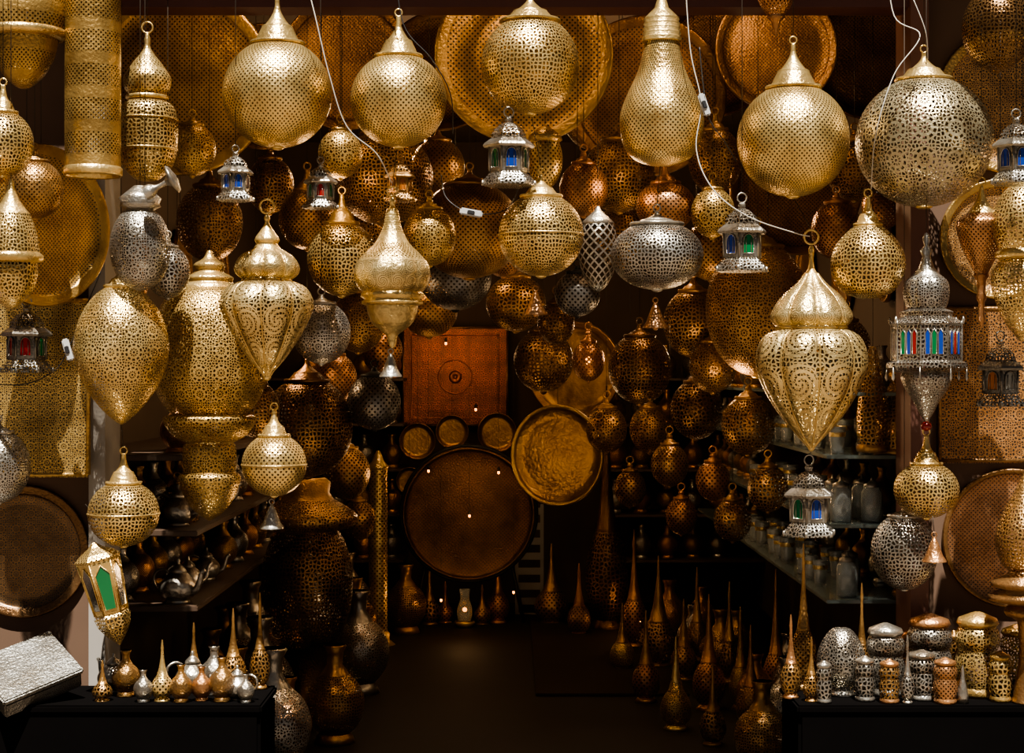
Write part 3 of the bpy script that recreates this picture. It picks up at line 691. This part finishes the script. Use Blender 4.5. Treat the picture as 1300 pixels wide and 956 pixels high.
for cx, cy, lb in ((544, 598, 'tiny glowing ball added as a warm glint at the upper left of the standing tray'), (633, 600, 'tiny glowing ball added as a warm glint at the upper right of the standing tray'), (596, 655, 'tiny glowing ball added as a warm glint in front of the middle of the standing tray'),
                   (560, 762, 'tiny glowing ball added as a warm glint low left of the lit candle lamp'), (652, 752, 'tiny glowing ball added as a warm glint low by the white slatted rack'), (566, 436, 'tiny glowing ball added as a warm glint in front of the red panel at left'), (604, 520, 'tiny glowing ball added as a warm glint in front of the red panel at lower right')):
    t = Th('light_bulb', lb, 'added glint', cx, cy+3, 4.15 if cy > 590 else 4.9)  # glowing balls added in place of warm reflections
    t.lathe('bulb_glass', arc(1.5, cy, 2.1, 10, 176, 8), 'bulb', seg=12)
    t.lathe('glint_cap', [(.8, cy-7), (1.8, cy-6), (1.8, cy-2), (1, cy-1.6)], 'iron', seg=10); t.wire(cy-7, w=.0008)
t = Th('mesh_lamp', 'oval silver diamond mesh lamp between centre globe and flattened silver lamp', 'lamp', 759, 370, .3)
t.lathe('mesh_body', [(20, 284), (24, 300), (25, 322), (20, 346), (10, 364), (2, 370)], 'slat', sm=4)
t.lathe('cap', [(2, 262), (5, 268), (14, 276), (21, 283), (19, 286)], 'silver', seg=24); t.wire(262)
t = Th('jar_lantern', 'small brass jar shaped lantern behind the green glass lantern', 'lantern', 692, 240, .35)
t.lathe('lid', [(3, 160), (10, 164), (20, 172), (22, 178), (18, 181)], 'brass', seg=32)
t.lathe('pierced_body', [(18, 180), (22, 196), (21, 216), (14, 232), (4, 240)], 'dots2', sm=3); t.wire(160)
for cx, top, base, w, y, lb in ((1108, 440, 575, 20, .45, 'tall bronze cone lantern left of the ornate silver lantern'), (1140, 468, 580, 30, .5, 'wide dark bronze cylinder lantern behind the ornate silver lantern')):
    t = Th('cone_lantern', lb, 'lantern', cx, base, y)
    t.lathe('pierced_body', [(4, top), (8, top+14), (w*.7, top+42), (w, top+.6*(base-top)), (w*.95, base-10)], 'bfil', sm=4)
    t.lathe('bottom_band', [(w*.95, base-11), (w*1.05, base-8), (w, base-2), (w*.5, base)], 'bronze'); t.wire(top)

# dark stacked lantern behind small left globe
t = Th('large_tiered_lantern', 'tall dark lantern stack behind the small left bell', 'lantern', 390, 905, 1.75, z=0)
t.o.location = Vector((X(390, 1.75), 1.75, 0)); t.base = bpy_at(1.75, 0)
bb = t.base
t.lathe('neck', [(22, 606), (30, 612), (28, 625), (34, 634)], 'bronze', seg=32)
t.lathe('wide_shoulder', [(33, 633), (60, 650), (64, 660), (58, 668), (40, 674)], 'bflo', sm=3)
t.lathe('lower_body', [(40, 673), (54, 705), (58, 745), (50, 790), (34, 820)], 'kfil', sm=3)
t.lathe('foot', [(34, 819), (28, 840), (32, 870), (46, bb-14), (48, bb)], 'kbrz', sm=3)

# ------------------------------------------------------------------ floor and shelf goods
def fy(py): return F*CZ/(py-478)-D
def spire(label, cx, base, w, tip, mt='bfil', group=None, y=None, z=0, cm='bronze'):
    y = fy(base) if y is None else y
    t = Th('spire_lamp', label, 'lamp', cx, base, y, group, z=z)
    b = base; h = b-tip
    t.lathe('pierced_body', [(w*.45, b-h*.42), (w*.8, b-h*.34), (w, b-h*.22), (w*.85, b-h*.1), (w*.5, b-h*.04)], mt, sm=3, seg=32)
    t.lathe('spire', [(.8, tip), (1.5, tip+h*.08), (2.2, tip+h*.14), (1.8, tip+h*.16), (w*.16, tip+h*.3), (w*.3, tip+h*.46), (w*.48, b-h*.42), (w*.55, b-h*.41), (w*.45, b-h*.4)], cm, seg=20)
    t.lathe('foot', [(w*.5, b-h*.045), (w*.65, b-h*.03), (w*.8, b), (w*.2, b)], cm, seg=24)
    return t
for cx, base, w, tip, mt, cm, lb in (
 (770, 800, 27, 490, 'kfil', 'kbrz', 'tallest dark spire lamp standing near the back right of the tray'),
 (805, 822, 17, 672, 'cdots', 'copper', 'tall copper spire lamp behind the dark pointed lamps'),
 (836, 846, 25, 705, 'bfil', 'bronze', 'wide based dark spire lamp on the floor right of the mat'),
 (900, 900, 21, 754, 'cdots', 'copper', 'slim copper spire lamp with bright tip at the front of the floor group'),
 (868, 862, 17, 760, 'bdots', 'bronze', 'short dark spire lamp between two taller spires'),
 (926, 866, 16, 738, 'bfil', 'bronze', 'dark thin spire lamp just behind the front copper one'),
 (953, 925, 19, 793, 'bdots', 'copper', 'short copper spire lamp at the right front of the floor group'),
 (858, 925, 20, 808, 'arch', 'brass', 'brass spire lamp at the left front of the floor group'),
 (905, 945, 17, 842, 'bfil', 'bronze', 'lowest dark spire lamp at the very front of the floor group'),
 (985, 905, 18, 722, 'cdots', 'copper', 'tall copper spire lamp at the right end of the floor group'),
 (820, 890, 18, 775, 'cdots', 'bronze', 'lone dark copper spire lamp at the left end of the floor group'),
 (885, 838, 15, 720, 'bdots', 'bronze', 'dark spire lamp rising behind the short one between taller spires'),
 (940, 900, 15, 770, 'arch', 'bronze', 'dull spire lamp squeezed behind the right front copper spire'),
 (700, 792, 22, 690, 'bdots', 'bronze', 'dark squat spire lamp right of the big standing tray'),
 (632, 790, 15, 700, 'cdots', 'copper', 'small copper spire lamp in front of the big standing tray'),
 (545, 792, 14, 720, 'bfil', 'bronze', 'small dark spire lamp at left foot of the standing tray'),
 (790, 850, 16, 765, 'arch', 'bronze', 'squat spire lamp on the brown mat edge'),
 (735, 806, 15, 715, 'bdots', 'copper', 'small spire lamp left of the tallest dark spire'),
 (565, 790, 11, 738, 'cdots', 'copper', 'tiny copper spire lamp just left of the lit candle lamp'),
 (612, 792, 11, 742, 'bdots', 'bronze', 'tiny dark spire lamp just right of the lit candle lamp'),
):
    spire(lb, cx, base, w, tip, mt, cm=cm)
t = Th('pillar_lantern', 'slender brass pillar lantern standing left of the floor centre', 'lantern', 480, 0, 3.6, z=0); t.base = bpy_at(3.6, 0); b = t.base
t.lathe('top_cap', [(2, 572), (5, 578), (8, 586), (14, 592), (12, 596)], 'brass', seg=24)
t.lathe('pierced_tube', [(12, 595), (12, 640), (12, 700), (12, 760), (12, b-16)], 'dots', seg=32)
t.lathe('foot', [(12, b-17), (15, b-14), (15, b-6), (22, b), (4, b)], 'brass', seg=32)
for i, (cx, w, h, lean, lb) in enumerate(((417, 20, 72, -.16, 'left of the two golden sheets leaning on the left floor'), (442, 17, 74, -.18, 'right of the two golden sheets leaning on the left floor'))):
    y = 2.6+.05*i; s = S(y)
    t = Th('brass_plaque', lb, 'plaque', cx, 0, y, rot=(0, lean, .35), z=.012)
    box('plate', (-w*s/2, -.012, 0), (w*s/2, .012, h*s), M['traybig'], t.o, .003)
    tube('edge_band', [(-w*s/2, 0, 0), (w*s/2, 0, 0), (w*s/2, 0, h*s), (-w*s/2, 0, h*s)], .006, M['rim'], t.o, 6, True)
t = Th('candle_lamp', 'small lit candle lamp on the floor in front of the standing tray', 'lamp', 590, 796, fy(796), z=0)
t.lathe('dish', [(10, 790), (12, 788), (14, 790), (9, 796), (2, 796)], 'brass', seg=24)
t.lathe('chimney', [(7, 748), (6, 760), (10, 775), (8, 788)], 'glass', sm=3, seg=24); bulb(t, 774, 2)
t = Th('candle_lamp', 'small lit candle lamp on the floor beside the tallest dark spire', 'lamp', 812, 806, fy(806), z=0)
t.lathe('dish', [(8, 800), (10, 798), (11, 800), (7, 806), (2, 806)], 'brass', seg=24)
t.lathe('cup', [(9, 786), (8, 794), (6, 800)], 'cdots', seg=24); bulb(t, 790, 2)
y = 4.7; t = Th('slatted_rack', 'white slatted rack behind the standing tray at right', 'rack', 672, 0, y, z=0); s = S(y)
hz = Z(640, y)
for sx in (-1, 1): box('upright', (sx*16*s-.01, -.012, 0), (sx*16*s+.01, .012, hz), M['whitewood'], t.o, .002)
for i in range(9): box('slat', (-15*s, -.016, hz-.06-i*.085), (15*s, -.006, hz-.02-i*.085), M['whitewood'], t.o, .002)

# teapots
def teapot():
    t = Th('teapot', 'x', 'teapot', 650, 0, 0); t.s = .001; t.base = 0
    t.lathe('body', [(18, -72), (26, -66), (40, -50), (44, -34), (38, -16), (26, -6), (28, 0), (4, 0)], 'silver', sm=3, seg=32)
    t.lathe('lid', [(2, -104), (5, -100), (3, -94), (8, -90), (18, -80), (21, -73), (18, -71)], 'silver', seg=24)
    pts = [(36, 0, 26), (52, 0, 34), (60, 0, 52), (66, 0, 72), (76, 0, 80)]
    sp = spline(pts, 4); tube('spout', [(a*.001, b_*.001, c*.001) for a, b_, c in sp], [(10-6.0*i/len(sp))*.001 for i in range(len(sp))], M['silver'], t.o, 8)
    hd = spline([(-20, 0, 66), (-44, 0, 78), (-66, 0, 66), (-66, 0, 38), (-40, 0, 22)], 4)
    tube('handle', [(a*.001, b_*.001, c*.001) for a, b_, c in hd], .0035, M['silver'], t.o, 7)
    return t.o
tp = teapot()
tspots = [(-.955, .10, BT, .5, 1.15, 'largest silver teapot on the black bench at lower left'), (-1.19, .10, BT, 2.4, 1.1, 'small silver teapot at the left of the lower left bench'), (-.80, -.03, BT, 2.8, .95, 'silver teapot at the right end of the lower left bench'),
          (-1.08, .52, LSH[0], -.4, 1.35, 'silver teapot at the near end of the lowest left shelf'), (-1.10, .80, LSH[0], .6, 1.15, 'second silver teapot on the lowest left shelf'),
          (-1.10, .62, LSH[1], -.3, 1.3, 'silver teapot at the near end of the middle left shelf'), (-1.10, 1.0, LSH[1], .9, 1.15, 'second silver teapot on the middle left shelf'),
          (-1.10, 1.15, LSH[0], 0, 1.1, 'third silver teapot on the lowest left shelf'), (-1.10, 1.42, LSH[1], .3, 1.1, 'third silver teapot on the middle left shelf')]
for i, (x, y, z, rz, sc, lb) in enumerate(tspots):
    if i == 0:
        tp.location = (x, y, z); tp.rotation_euler = (0, 0, rz); tp.scale = (sc,)*3; tp['label'] = lb; tp['group'] = 'silver teapots at left'
    else: dup(tp, (x, y, z), rz, sc, lb, 'silver teapots at left')
# tea glasses
def tglass():
    t = Th('tea_glass', 'x', 'glass', 650, 0, 0); t.s = .001; t.base = 0
    t.lathe('cup', [(26, -85), (25, -60), (22, -30), (20, -4), (20, 0), (2, 0), (2, -5), (18, -6), (20, -30), (23, -60), (24.5, -85), (26, -85)], 'glass', seg=20)
    t.lathe('gilt_band', [(25.6, -68), (26, -64), (25.2, -56), (24.4, -54)], 'brass', seg=20)
    return t.o
tg = tglass(); first = True
gnames = ['lowest', 'second', 'third', 'topmost']
for si, z in enumerate(RSH):
    for k in range(11):
        for x in (1.05, 1.15):
            if (si+k) % 4 == 3: continue
            y = (.82 if si < 2 else .52)+k*.17+(.04 if x > 1.1 else 0)+random.uniform(-.02, .02)
            if si == 3 and k > 8: continue
            lb = f'clear tea glass with gilt band in the rows on the {gnames[si]} right glass shelf'; gp = f'tea glasses on the {gnames[si]} right shelf'
            if first:
                tg.location = (x, y, z); tg['label'] = lb; tg['group'] = gp; first = False
            else: dup(tg, (x, y, z), random.random(), random.uniform(.95, 1.3), lb, gp)
# big glass jars at the near end of the two lower glass shelves
def gjar():
    t = Th('glass_jar', 'x', 'jar', 650, 0, 0); t.s = .001; t.base = 0
    t.lathe('glass_body', [(24, -118), (26, -112), (34, -98), (35, -60), (34, -8), (30, 0), (2, 0), (2, -6), (28, -7), (31, -60), (31, -96), (22, -112), (24, -118)], 'glass', seg=24)
    t.lathe('metal_lid', [(2, -146), (5, -142), (4, -136), (14, -130), (26, -124), (27, -114), (25, -113)], 'silver', seg=24)
    return t.o
gj = gjar(); first = True
for lb, x, y, z in (('glass jar with tin lid, front left of the four on the second glass shelf', 1.06, .50, RSH[1]), ('glass jar with tin lid, front right of the four on the second glass shelf', 1.16, .50, RSH[1]),
                    ('glass jar with tin lid, back left of the four on the second glass shelf', 1.06, .64, RSH[1]), ('glass jar with tin lid, back right of the four on the second glass shelf', 1.16, .66, RSH[1]),
                    ('glass jar with tin lid at the front of the lowest glass shelf', 1.08, .50, RSH[0]), ('glass jar with tin lid behind the front one on the lowest glass shelf', 1.12, .66, RSH[0])):
    if first: gj.location = (x, y, z); gj['label'] = lb; gj['group'] = 'lidded glass jars at right'; first = False
    else: dup(gj, (x, y, z), 0, 1, lb, 'lidded glass jars at right')
# vases / pierced lamps
def vase(mt, cm):
    t = Th('pierced_vase', 'x', 'vase', 650, 0, 0); t.s = .001; t.base = 0
    t.lathe('neck', [(16, -150), (18, -148), (13, -138), (12, -120), (20, -108), (22, -104)], cm, seg=24)
    t.lathe('pierced_body', [(20, -106), (38, -88), (46, -62), (40, -34), (24, -14)], mt, sm=3, seg=32)
    t.lathe('foot', [(24, -15), (28, -10), (32, 0), (3, 0)], cm, seg=24)
    return t.o
vs_ = [vase('bfil', 'bronze'), vase('sflo', 'silver'), vase('cdots', 'copper')]
kinds = ['bronze', 'silver', 'copper']; used = [False]*3
def place_vase(i, loc, sc, lb, gp):
    if not used[i]:
        o = vs_[i]; o.location = loc; o.scale = (sc,)*3; o['label'] = lb; o['group'] = gp; used[i] = True
    else: dup(vs_[i], loc, 0, sc, lb, gp)
for k in range(10):
    i = k % 3; y = 1.5+k*.26
    place_vase(i, (-1.10, y, LSH[0]), 1.2, f'{kinds[i]} pierced vase in the row far along the lowest left shelf', f'{kinds[i]} vases on the lowest left shelf')
    place_vase((i+1) % 3, (-1.10, y+.25, LSH[1]), 1.2, f'{kinds[(i+1)%3]} pierced vase in the row far along the middle left shelf', f'{kinds[(i+1)%3]} vases on the middle left shelf')
    place_vase((i+2) % 3, (-1.10, .6+k*.3, LSH[2]), 1.2, f'{kinds[(i+2)%3]} pierced vase in the row on the topmost left shelf', f'{kinds[(i+2)%3]} vases on the topmost left shelf')
    if k < 6:
        for si in range(4):
            place_vase((i+si) % 3, (1.12, 2.85+k*.22, RSH[si]), .95, f'{kinds[(i+si)%3]} pierced vase far back on the {gnames[si]} right glass shelf', f'{kinds[(i+si)%3]} vases on the {gnames[si]} right shelf')
        for si in range(2):
            place_vase((i+si+1) % 3, (-1.27, .55+k*.24, LSH[si]), 1.25, f'{kinds[(i+si+1)%3]} pierced vase behind the teapots on the {("lowest", "middle")[si]} left shelf', f'{kinds[(i+si+1)%3]} vases behind the teapots on the {("lowest", "middle")[si]} left shelf')
        for si in range(4):
            if si == 1 and k == 0: continue
            place_vase((i+si) % 3, (1.28, .6+k*.3, RSH[si]), 1.05, f'{kinds[(i+si)%3]} pierced vase behind the tea glasses on the {gnames[si]} right glass shelf', f'{kinds[(i+si)%3]} vases behind the glasses on the {gnames[si]} right shelf')
for si, z in enumerate(BSH):
    nmz = ['lowest', 'second', 'third', 'fourth', 'topmost'][si]
    for k in range(5):
        i = (k+si) % 3
        place_vase(i, (.60+k*.15, 4.9+random.uniform(-.05, .05), z), 1.3, f'{kinds[i]} pierced vase on the {nmz} back wall shelf right of the rack', f'{kinds[i]} vases on the {nmz} right back shelf')
        if k < 4: place_vase((i+1) % 3, (-.70-k*.16, 4.9+random.uniform(-.05, .05), z), 1.3, f'{kinds[(i+1)%3]} pierced vase on the {nmz} back wall shelf left of the red panel', f'{kinds[(i+1)%3]} vases on the {nmz} left back shelf')
k = 0
for px, y in ((268, 1.7), (302, 1.9), (335, 2.1), (285, 2.35), (318, 2.65), (345, 2.9), (360, 3.4), (440, 3.9), (463, 2.95), (515, 4.0), (330, 1.5), (240, 1.3), (300, 1.25), (455, 2.3), (372, 2.5), (450, 3.4), (400, 3.0), (365, 1.05), (425, 1.3), (345, .75)):
    i = k % 3; k += 1
    place_vase(i, (X(px, y), y, 0), 1.9+.5*(k % 3), f'{kinds[i]} pierced vase standing on the floor along the left side', f'{kinds[i]} vases on the left floor')
k = 0
for px, y in ((1000, 1.3), (960, 1.75), (915, 2.6), (880, 3.2), (850, 3.7), (935, 3.0), (1010, 1.8), (890, 3.9), (968, .8), (1000, 2.3)):
    i = (k+1) % 3; k += 1
    place_vase(i, (X(px, y), y, 0), 1.7+.4*(k % 2), f'{kinds[i]} pierced vase standing on the floor under the right glass shelves', f'{kinds[i]} vases on the right floor')
# left bench goods
for cx, w, tip, mt, cm, y, lb in ((206, 14, 812, 'dots2', 'brass', -.05, 'brass spire lamp on the lower left bench in front of the teapots'), (246, 14, 790, 'bfil', 'bronze', .13, 'dark spire lamp behind the teapots on the lower left bench'),
                               (296, 17, 772, 'bfil', 'bronze', .12, 'tall bronze spire lamp towards the right of the lower left bench'), (330, 13, 752, 'bfil', 'bronze', .14, 'dark tall spire lamp at the back right of the lower left bench'),
                               (130, 13, 838, 'bfil', 'bronze', -.05, 'short dark spire lamp under the tilted glass lantern')):
    spire(lb, cx, bpy_at(y, BT), w, tip, mt, y=y, z=BT, cm=cm)
for px, y, i, sc, lb in ((182, -.07, 1, .62, 'little silver vase in front of the tilted glass lantern'), (230, -.07, 0, .72, 'little bronze vase right of the brass spire lamp'), (256, -.05, 2, .66, 'little copper vase in the middle of the left bench front'),
                         (282, -.06, 0, .85, 'bronze vase at the front towards the right of the left bench'), (312, -.08, 1, .55, 'tiny silver vase near the right end of the left bench'), (160, .02, 0, .9, 'bronze vase below the tip of the tilted glass lantern'), (272, .05, 1, .95, 'silver vase behind the small vases on the left bench')):
    place_vase(i, (X(px, y), y, BT), sc, lb, 'small vases on the lower left bench')
# right bench
for cx, w, tip, mt, cm, y, lb in ((1020, 17, 690, 'bdots', 'bronze', .13, 'tallest dark spire lamp on the lower right bench'), (1004, 14, 780, 'bfil', 'copper', .0, 'copper spire lamp at the left end of the lower right bench'),
                               (1094, 12, 740, 'bfil', 'bronze', .15, 'dark spire lamp behind the silver jars on the right bench'), (1152, 9, 806, 'sfil', 'silver', -.09, 'small silver spire lamp between the silver jars'),
                               (1030, 11, 808, 'bfil', 'bronze', -.06, 'dark little spire lamp left of the silver egg lamp')):
    spire(lb, cx, bpy_at(y, BT), w, tip, mt, y=y, z=BT, cm=cm)
def jar(label, cx, w, top, y, mt, cm):
    b = bpy_at(y, BT); h = b-top
    t = Th('pierced_jar', label, 'jar', cx, b, y, z=BT)
    t.lathe('lid', [(2, top), (w*.3, top+2), (w*.85, top+h*.08), (w*.95, top+h*.14), (w*.8, top+h*.18)], cm, seg=32)
    t.lathe('upper_bulge', [(w*.8, top+h*.17), (w*.98, top+h*.26), (w, top+h*.36), (w*.86, top+h*.46)], mt, sm=3, seg=40)
    t.lathe('lower_bulge', [(w*.86, top+h*.45), (w*1.0, top+h*.58), (w*1.02, top+h*.72), (w*.88, top+h*.9)], mt, sm=3, seg=40)
    t.lathe('foot', [(w*.88, top+h*.89), (w*.95, top+h*.93), (w*.98, b), (2, b)], cm, seg=32)
jar('large pierced brass jar with two bulges at lower right', 1241, 28, 776, .03, 'flo', 'rim')
jar('silvery copper jar left of the large pierced brass jar', 1180, 28, 778, .10, 'sflo', 'copper')
jar('squat silver jar between the egg lamp and the silvery jar', 1124, 24, 790, .04, 'sflo', 'silver')
jar('small brass jar cut by the right edge beside the large jar', 1290, 20, 792, .12, 'fil', 'rim')
for cx, w, top, y, mt, cm, lb in ((1153, 12, 800, .15, 'bfil', 'copper', 'small copper jar squeezed between the two silver jars'), (1211, 11, 800, .14, 'bfil', 'bronze', 'small bronze jar behind the tiny silver spire'),
                                  (1170, 19, 824, -.03, 'sfil', 'silver', 'low silver jar in front of the silvery copper jar'), (1200, 15, 834, -.085, 'cdots', 'copper', 'low copper jar at the front beside the tiny silver spire'),
                                  (1270, 14, 826, -.06, 'filb', 'rim', 'low brass jar in front of the large pierced brass jar'), (1098, 13, 832, -.05, 'sfil', 'silver', 'low silver jar in front between egg lamp and squat jar'),
                                  (1129, 13, 836, -.08, 'bfil', 'copper', 'low copper lidded jar in front of the squat silver jar'), (1046, 10, 838, -.085, 'sfil', 'silver', 'tiny silver jar in front of the egg lamp')):
    jar(lb, cx, w, top, y, mt, cm)
t = Th('egg_lamp', 'silver egg shaped pierced lamp at the left end of the right bench', 'lamp', 1068, 0, .04, z=BT); t.base = bpy_at(.04, BT); b = t.base
t.lathe('pierced_body', [(3, b-86), (14, b-82), (26, b-64), (31, b-42), (26, b-18), (14, b-6)], 'sflo', sm=4)
t.lathe('foot', [(14, b-7), (19, b-4), (20, b), (2, b)], 'silver', seg=24)
t = Th('spire_lamp', 'tiny silver spire in front of the silvery jars', 'lamp', 1222, 0, -.09, z=BT); t.base = bpy_at(-.09, BT); b = t.base
t.lathe('foot', [(6, b-18), (7, b-12), (8, b), (1, b)], 'silver', seg=20); t.lathe('spire', [(.8, b-48), (2, b-40), (3, b-30), (6, b-17)], 'silver', seg=16)
t = Th('candelabra', 'tall tiered brass candle stand cut by the right edge', 'candle stand', 1302, 0, -.08, z=BT); t.base = bpy_at(-.08, BT); b = t.base
t.lathe('pierced_top', [(3, 600), (12, 620), (30, 655), (38, 685), (32, 712), (20, 726)], 'bfil', sm=3)
t.lathe('upper_dish', [(20, 725), (24, 730), (42, 738), (43, 744), (30, 748), (46, 756), (46, 762), (20, 768)], 'rimd')
t.lathe('stem', [(20, 767), (26, 774), (24, 782), (10, 790), (8, 830)], 'rimd', sm=2)
t.lathe('foot', [(8, 829), (10, 850), (16, b-8), (17, b-3), (17, b), (3, b)], 'rimd', sm=2)
t = Th('silver_box', 'grey silver pierced box lying tilted at the lower left corner', 'box', 36, 880, -.02, rot=(math.radians(28), math.radians(-16), math.radians(38)), z=BT+.045)
box('box_body', (-.12, -.10, .0), (.12, .10, .05), M['sbox'], t.o, .005)
box('lid', (-.125, -.105, .051), (.125, .105, .070), M['sbox'], t.o, .005)

# ------------------------------------------------------------------ cords
def cord(label, pts, mt, w=.0016, nm='power_cord', sw=None):
    p = [P(*q) for q in pts]
    if sw is None:
        o = tube(nm, spline([tuple(v) for v in p], 8), w, M[mt], None, 6); tag(o, label, 'cord'); return
    e = bpy.data.objects.new(nm, None); C.objects.link(e); e.location = p[0]; tag(e, label, 'cord')
    tube('cable', [Vector(v)-p[0] for v in spline([tuple(v) for v in p], 8)], w, M[mt], e, 6)
    (sx, sy, syy, ang) = sw; c = P(sx, sy, syy)-p[0]
    b = box('inline_switch', (-.033, -.007, -.010), (.033, .007, .010), M['plastic'], e, .004); b.location = c; b.rotation_euler = (0, ang, 0)
    box('rocker', (-.011, -.011, -.006), (.011, -.004, .006), M['kcord'], b, .002)
cord('white cord curling down right of the top left globe', [(380, -60, -.1), (400, 20, -.14), (418, 95, -.14), (440, 160, -.12), (478, 195, -.08), (497, 232, -.03)], 'wcord')
cord('dark cord running past the second top globe', [(500, -60, -.08), (512, 30, -.1), (548, 75, -.1), (572, 120, -.05), (575, 170, .1)], 'kcord')
cord('white cord looping from the bulb lamp to the big onion lantern', [(868, -60, -.1), (876, 60, -.12), (890, 130, -.13), (884, 190, -.14), (905, 240, -.17), (950, 275, -.17), (1010, 296, -.06), (1028, 300, -.02)], 'wcord')
cord('white cord hanging in front of the largest silvery globe', [(1125, -60, -.1), (1135, 20, -.12), (1168, 45, -.18), (1135, 95, -.2), (1112, 170, -.2), (1106, 240, -.04)], 'wcord')
cord('black and white cord with inline switch below the top middle tray', [(560, 222, .1), (566, 250, .0), (590, 268, -.02), (618, 272, -.02), (645, 264, -.02), (660, 235, .1)], 'kcord', sw=(598, 270, -.02, .18))
cord('black cord with inline switch beside the bulb shaped lamp', [(888, 60, -.13), (893, 110, -.14), (900, 150, -.14), (920, 180, -.1), (935, 205, .1)], 'kcord', sw=(894, 133, -.14, 1.25))
cord('black cord with inline switch in front of the left brass panel', [(-20, 486, .05), (30, 488, .03), (70, 470, .02), (88, 440, .0), (105, 400, .0), (128, 345, -.02)], 'kcord', sw=(86, 444, .0, 1.3))
cord('thin white cord looping at upper right beside the largest globe', [(1160, 0, -.2), (1175, 40, -.2), (1178, 75, -.16)], 'wcord', .0013)

# ------------------------------------------------------------------ lights, world, camera
def light(nm, kind, loc, e, col, **k):
    l = bpy.data.lights.new(nm, kind); l.energy = e; l.color = col
    for a, v in k.items(): setattr(l, a, v)
    o = bpy.data.objects.new(nm, l); C.objects.link(o); o.location = loc; return o
sun = light('sun', 'SUN', (0, -4, 8), 16.0, (1, .94, .82), angle=.009)
d = -Vector((.02, -.374, .927)); sun.rotation_euler = d.to_track_quat('-Z', 'Y').to_euler()
W = (1, .55, .22)
light('panel_spot', 'POINT', P(575, 440, 4.6), 1.7, (1, .48, .20), shadow_soft_size=.03)
light('tray_glow', 'POINT', P(595, 610, 3.9), 1.2, W, shadow_soft_size=.03)
light('tray_glow', 'POINT', P(596, 655, 4.12), .10, W, shadow_soft_size=.01)  # unseen point light added for a hotspot on the tray middle
light('gold_tray_fill', 'POINT', (.14, 2.75, 1.25), .5, W, shadow_soft_size=.02)  # unseen point light added to brighten the golden leaning tray
light('amber_glow', 'POINT', P(747, 458, 1.9), .6, W, shadow_soft_size=.01)
light('candle_glow', 'POINT', P(590, 760, 3.75), 1.0, W, shadow_soft_size=.01)
light('candle_glow', 'POINT', P(812, 780, 3.8), .8, W, shadow_soft_size=.01)
WW = (1, .66, .35)
for x, y, z, e in ((-.45, 2.0, 2.3, 16), (.55, 1.6, 2.2, 17), (0, 3.4, 2.4, 9), (-.85, .42, 2.62, 3.4), (0, .42, 2.62, 2.0), (.75, .42, 2.62, 3.6), (.72, .75, 1.25, 4.5), (-.85, 1.3, 1.5, 5), (-.6, .7, .8, 2.4), (.75, 2.4, 1.5, 6), (.6, 4.0, 1.6, 3.5), (-.6, 4.0, 1.6, 3.5), (-.55, .30, 1.95, 1.2), (.35, .30, 1.95, 1.2), (.45, 1.6, .9, 2.0), (-.4, 2.6, .9, 2.0)):
    light('interior_fill', 'POINT', (x, y, z), e, WW, shadow_soft_size=.05)  # warm fill points without fixtures, added to lift the dark interior
w = bpy.data.worlds.new('World'); SC.world = w; w.use_nodes = True
bg = w.node_tree.nodes['Background']; bg.inputs[0].default_value = (.80, .80, .82, 1); bg.inputs[1].default_value = .14
cam = bpy.data.cameras.new('Camera'); cam.lens = 36*F/1300; cam.sensor_width = 36; cam.sensor_fit = 'HORIZONTAL'
co = bpy.data.objects.new('Camera', cam); C.objects.link(co); co.location = (0, -D, CZ); co.rotation_euler = (PI/2, 0, 0)
SC.camera = co
try:
    SC.view_settings.view_transform = 'AgX'; SC.view_settings.look = 'AgX - Medium High Contrast'
except Exception as e: print(e)
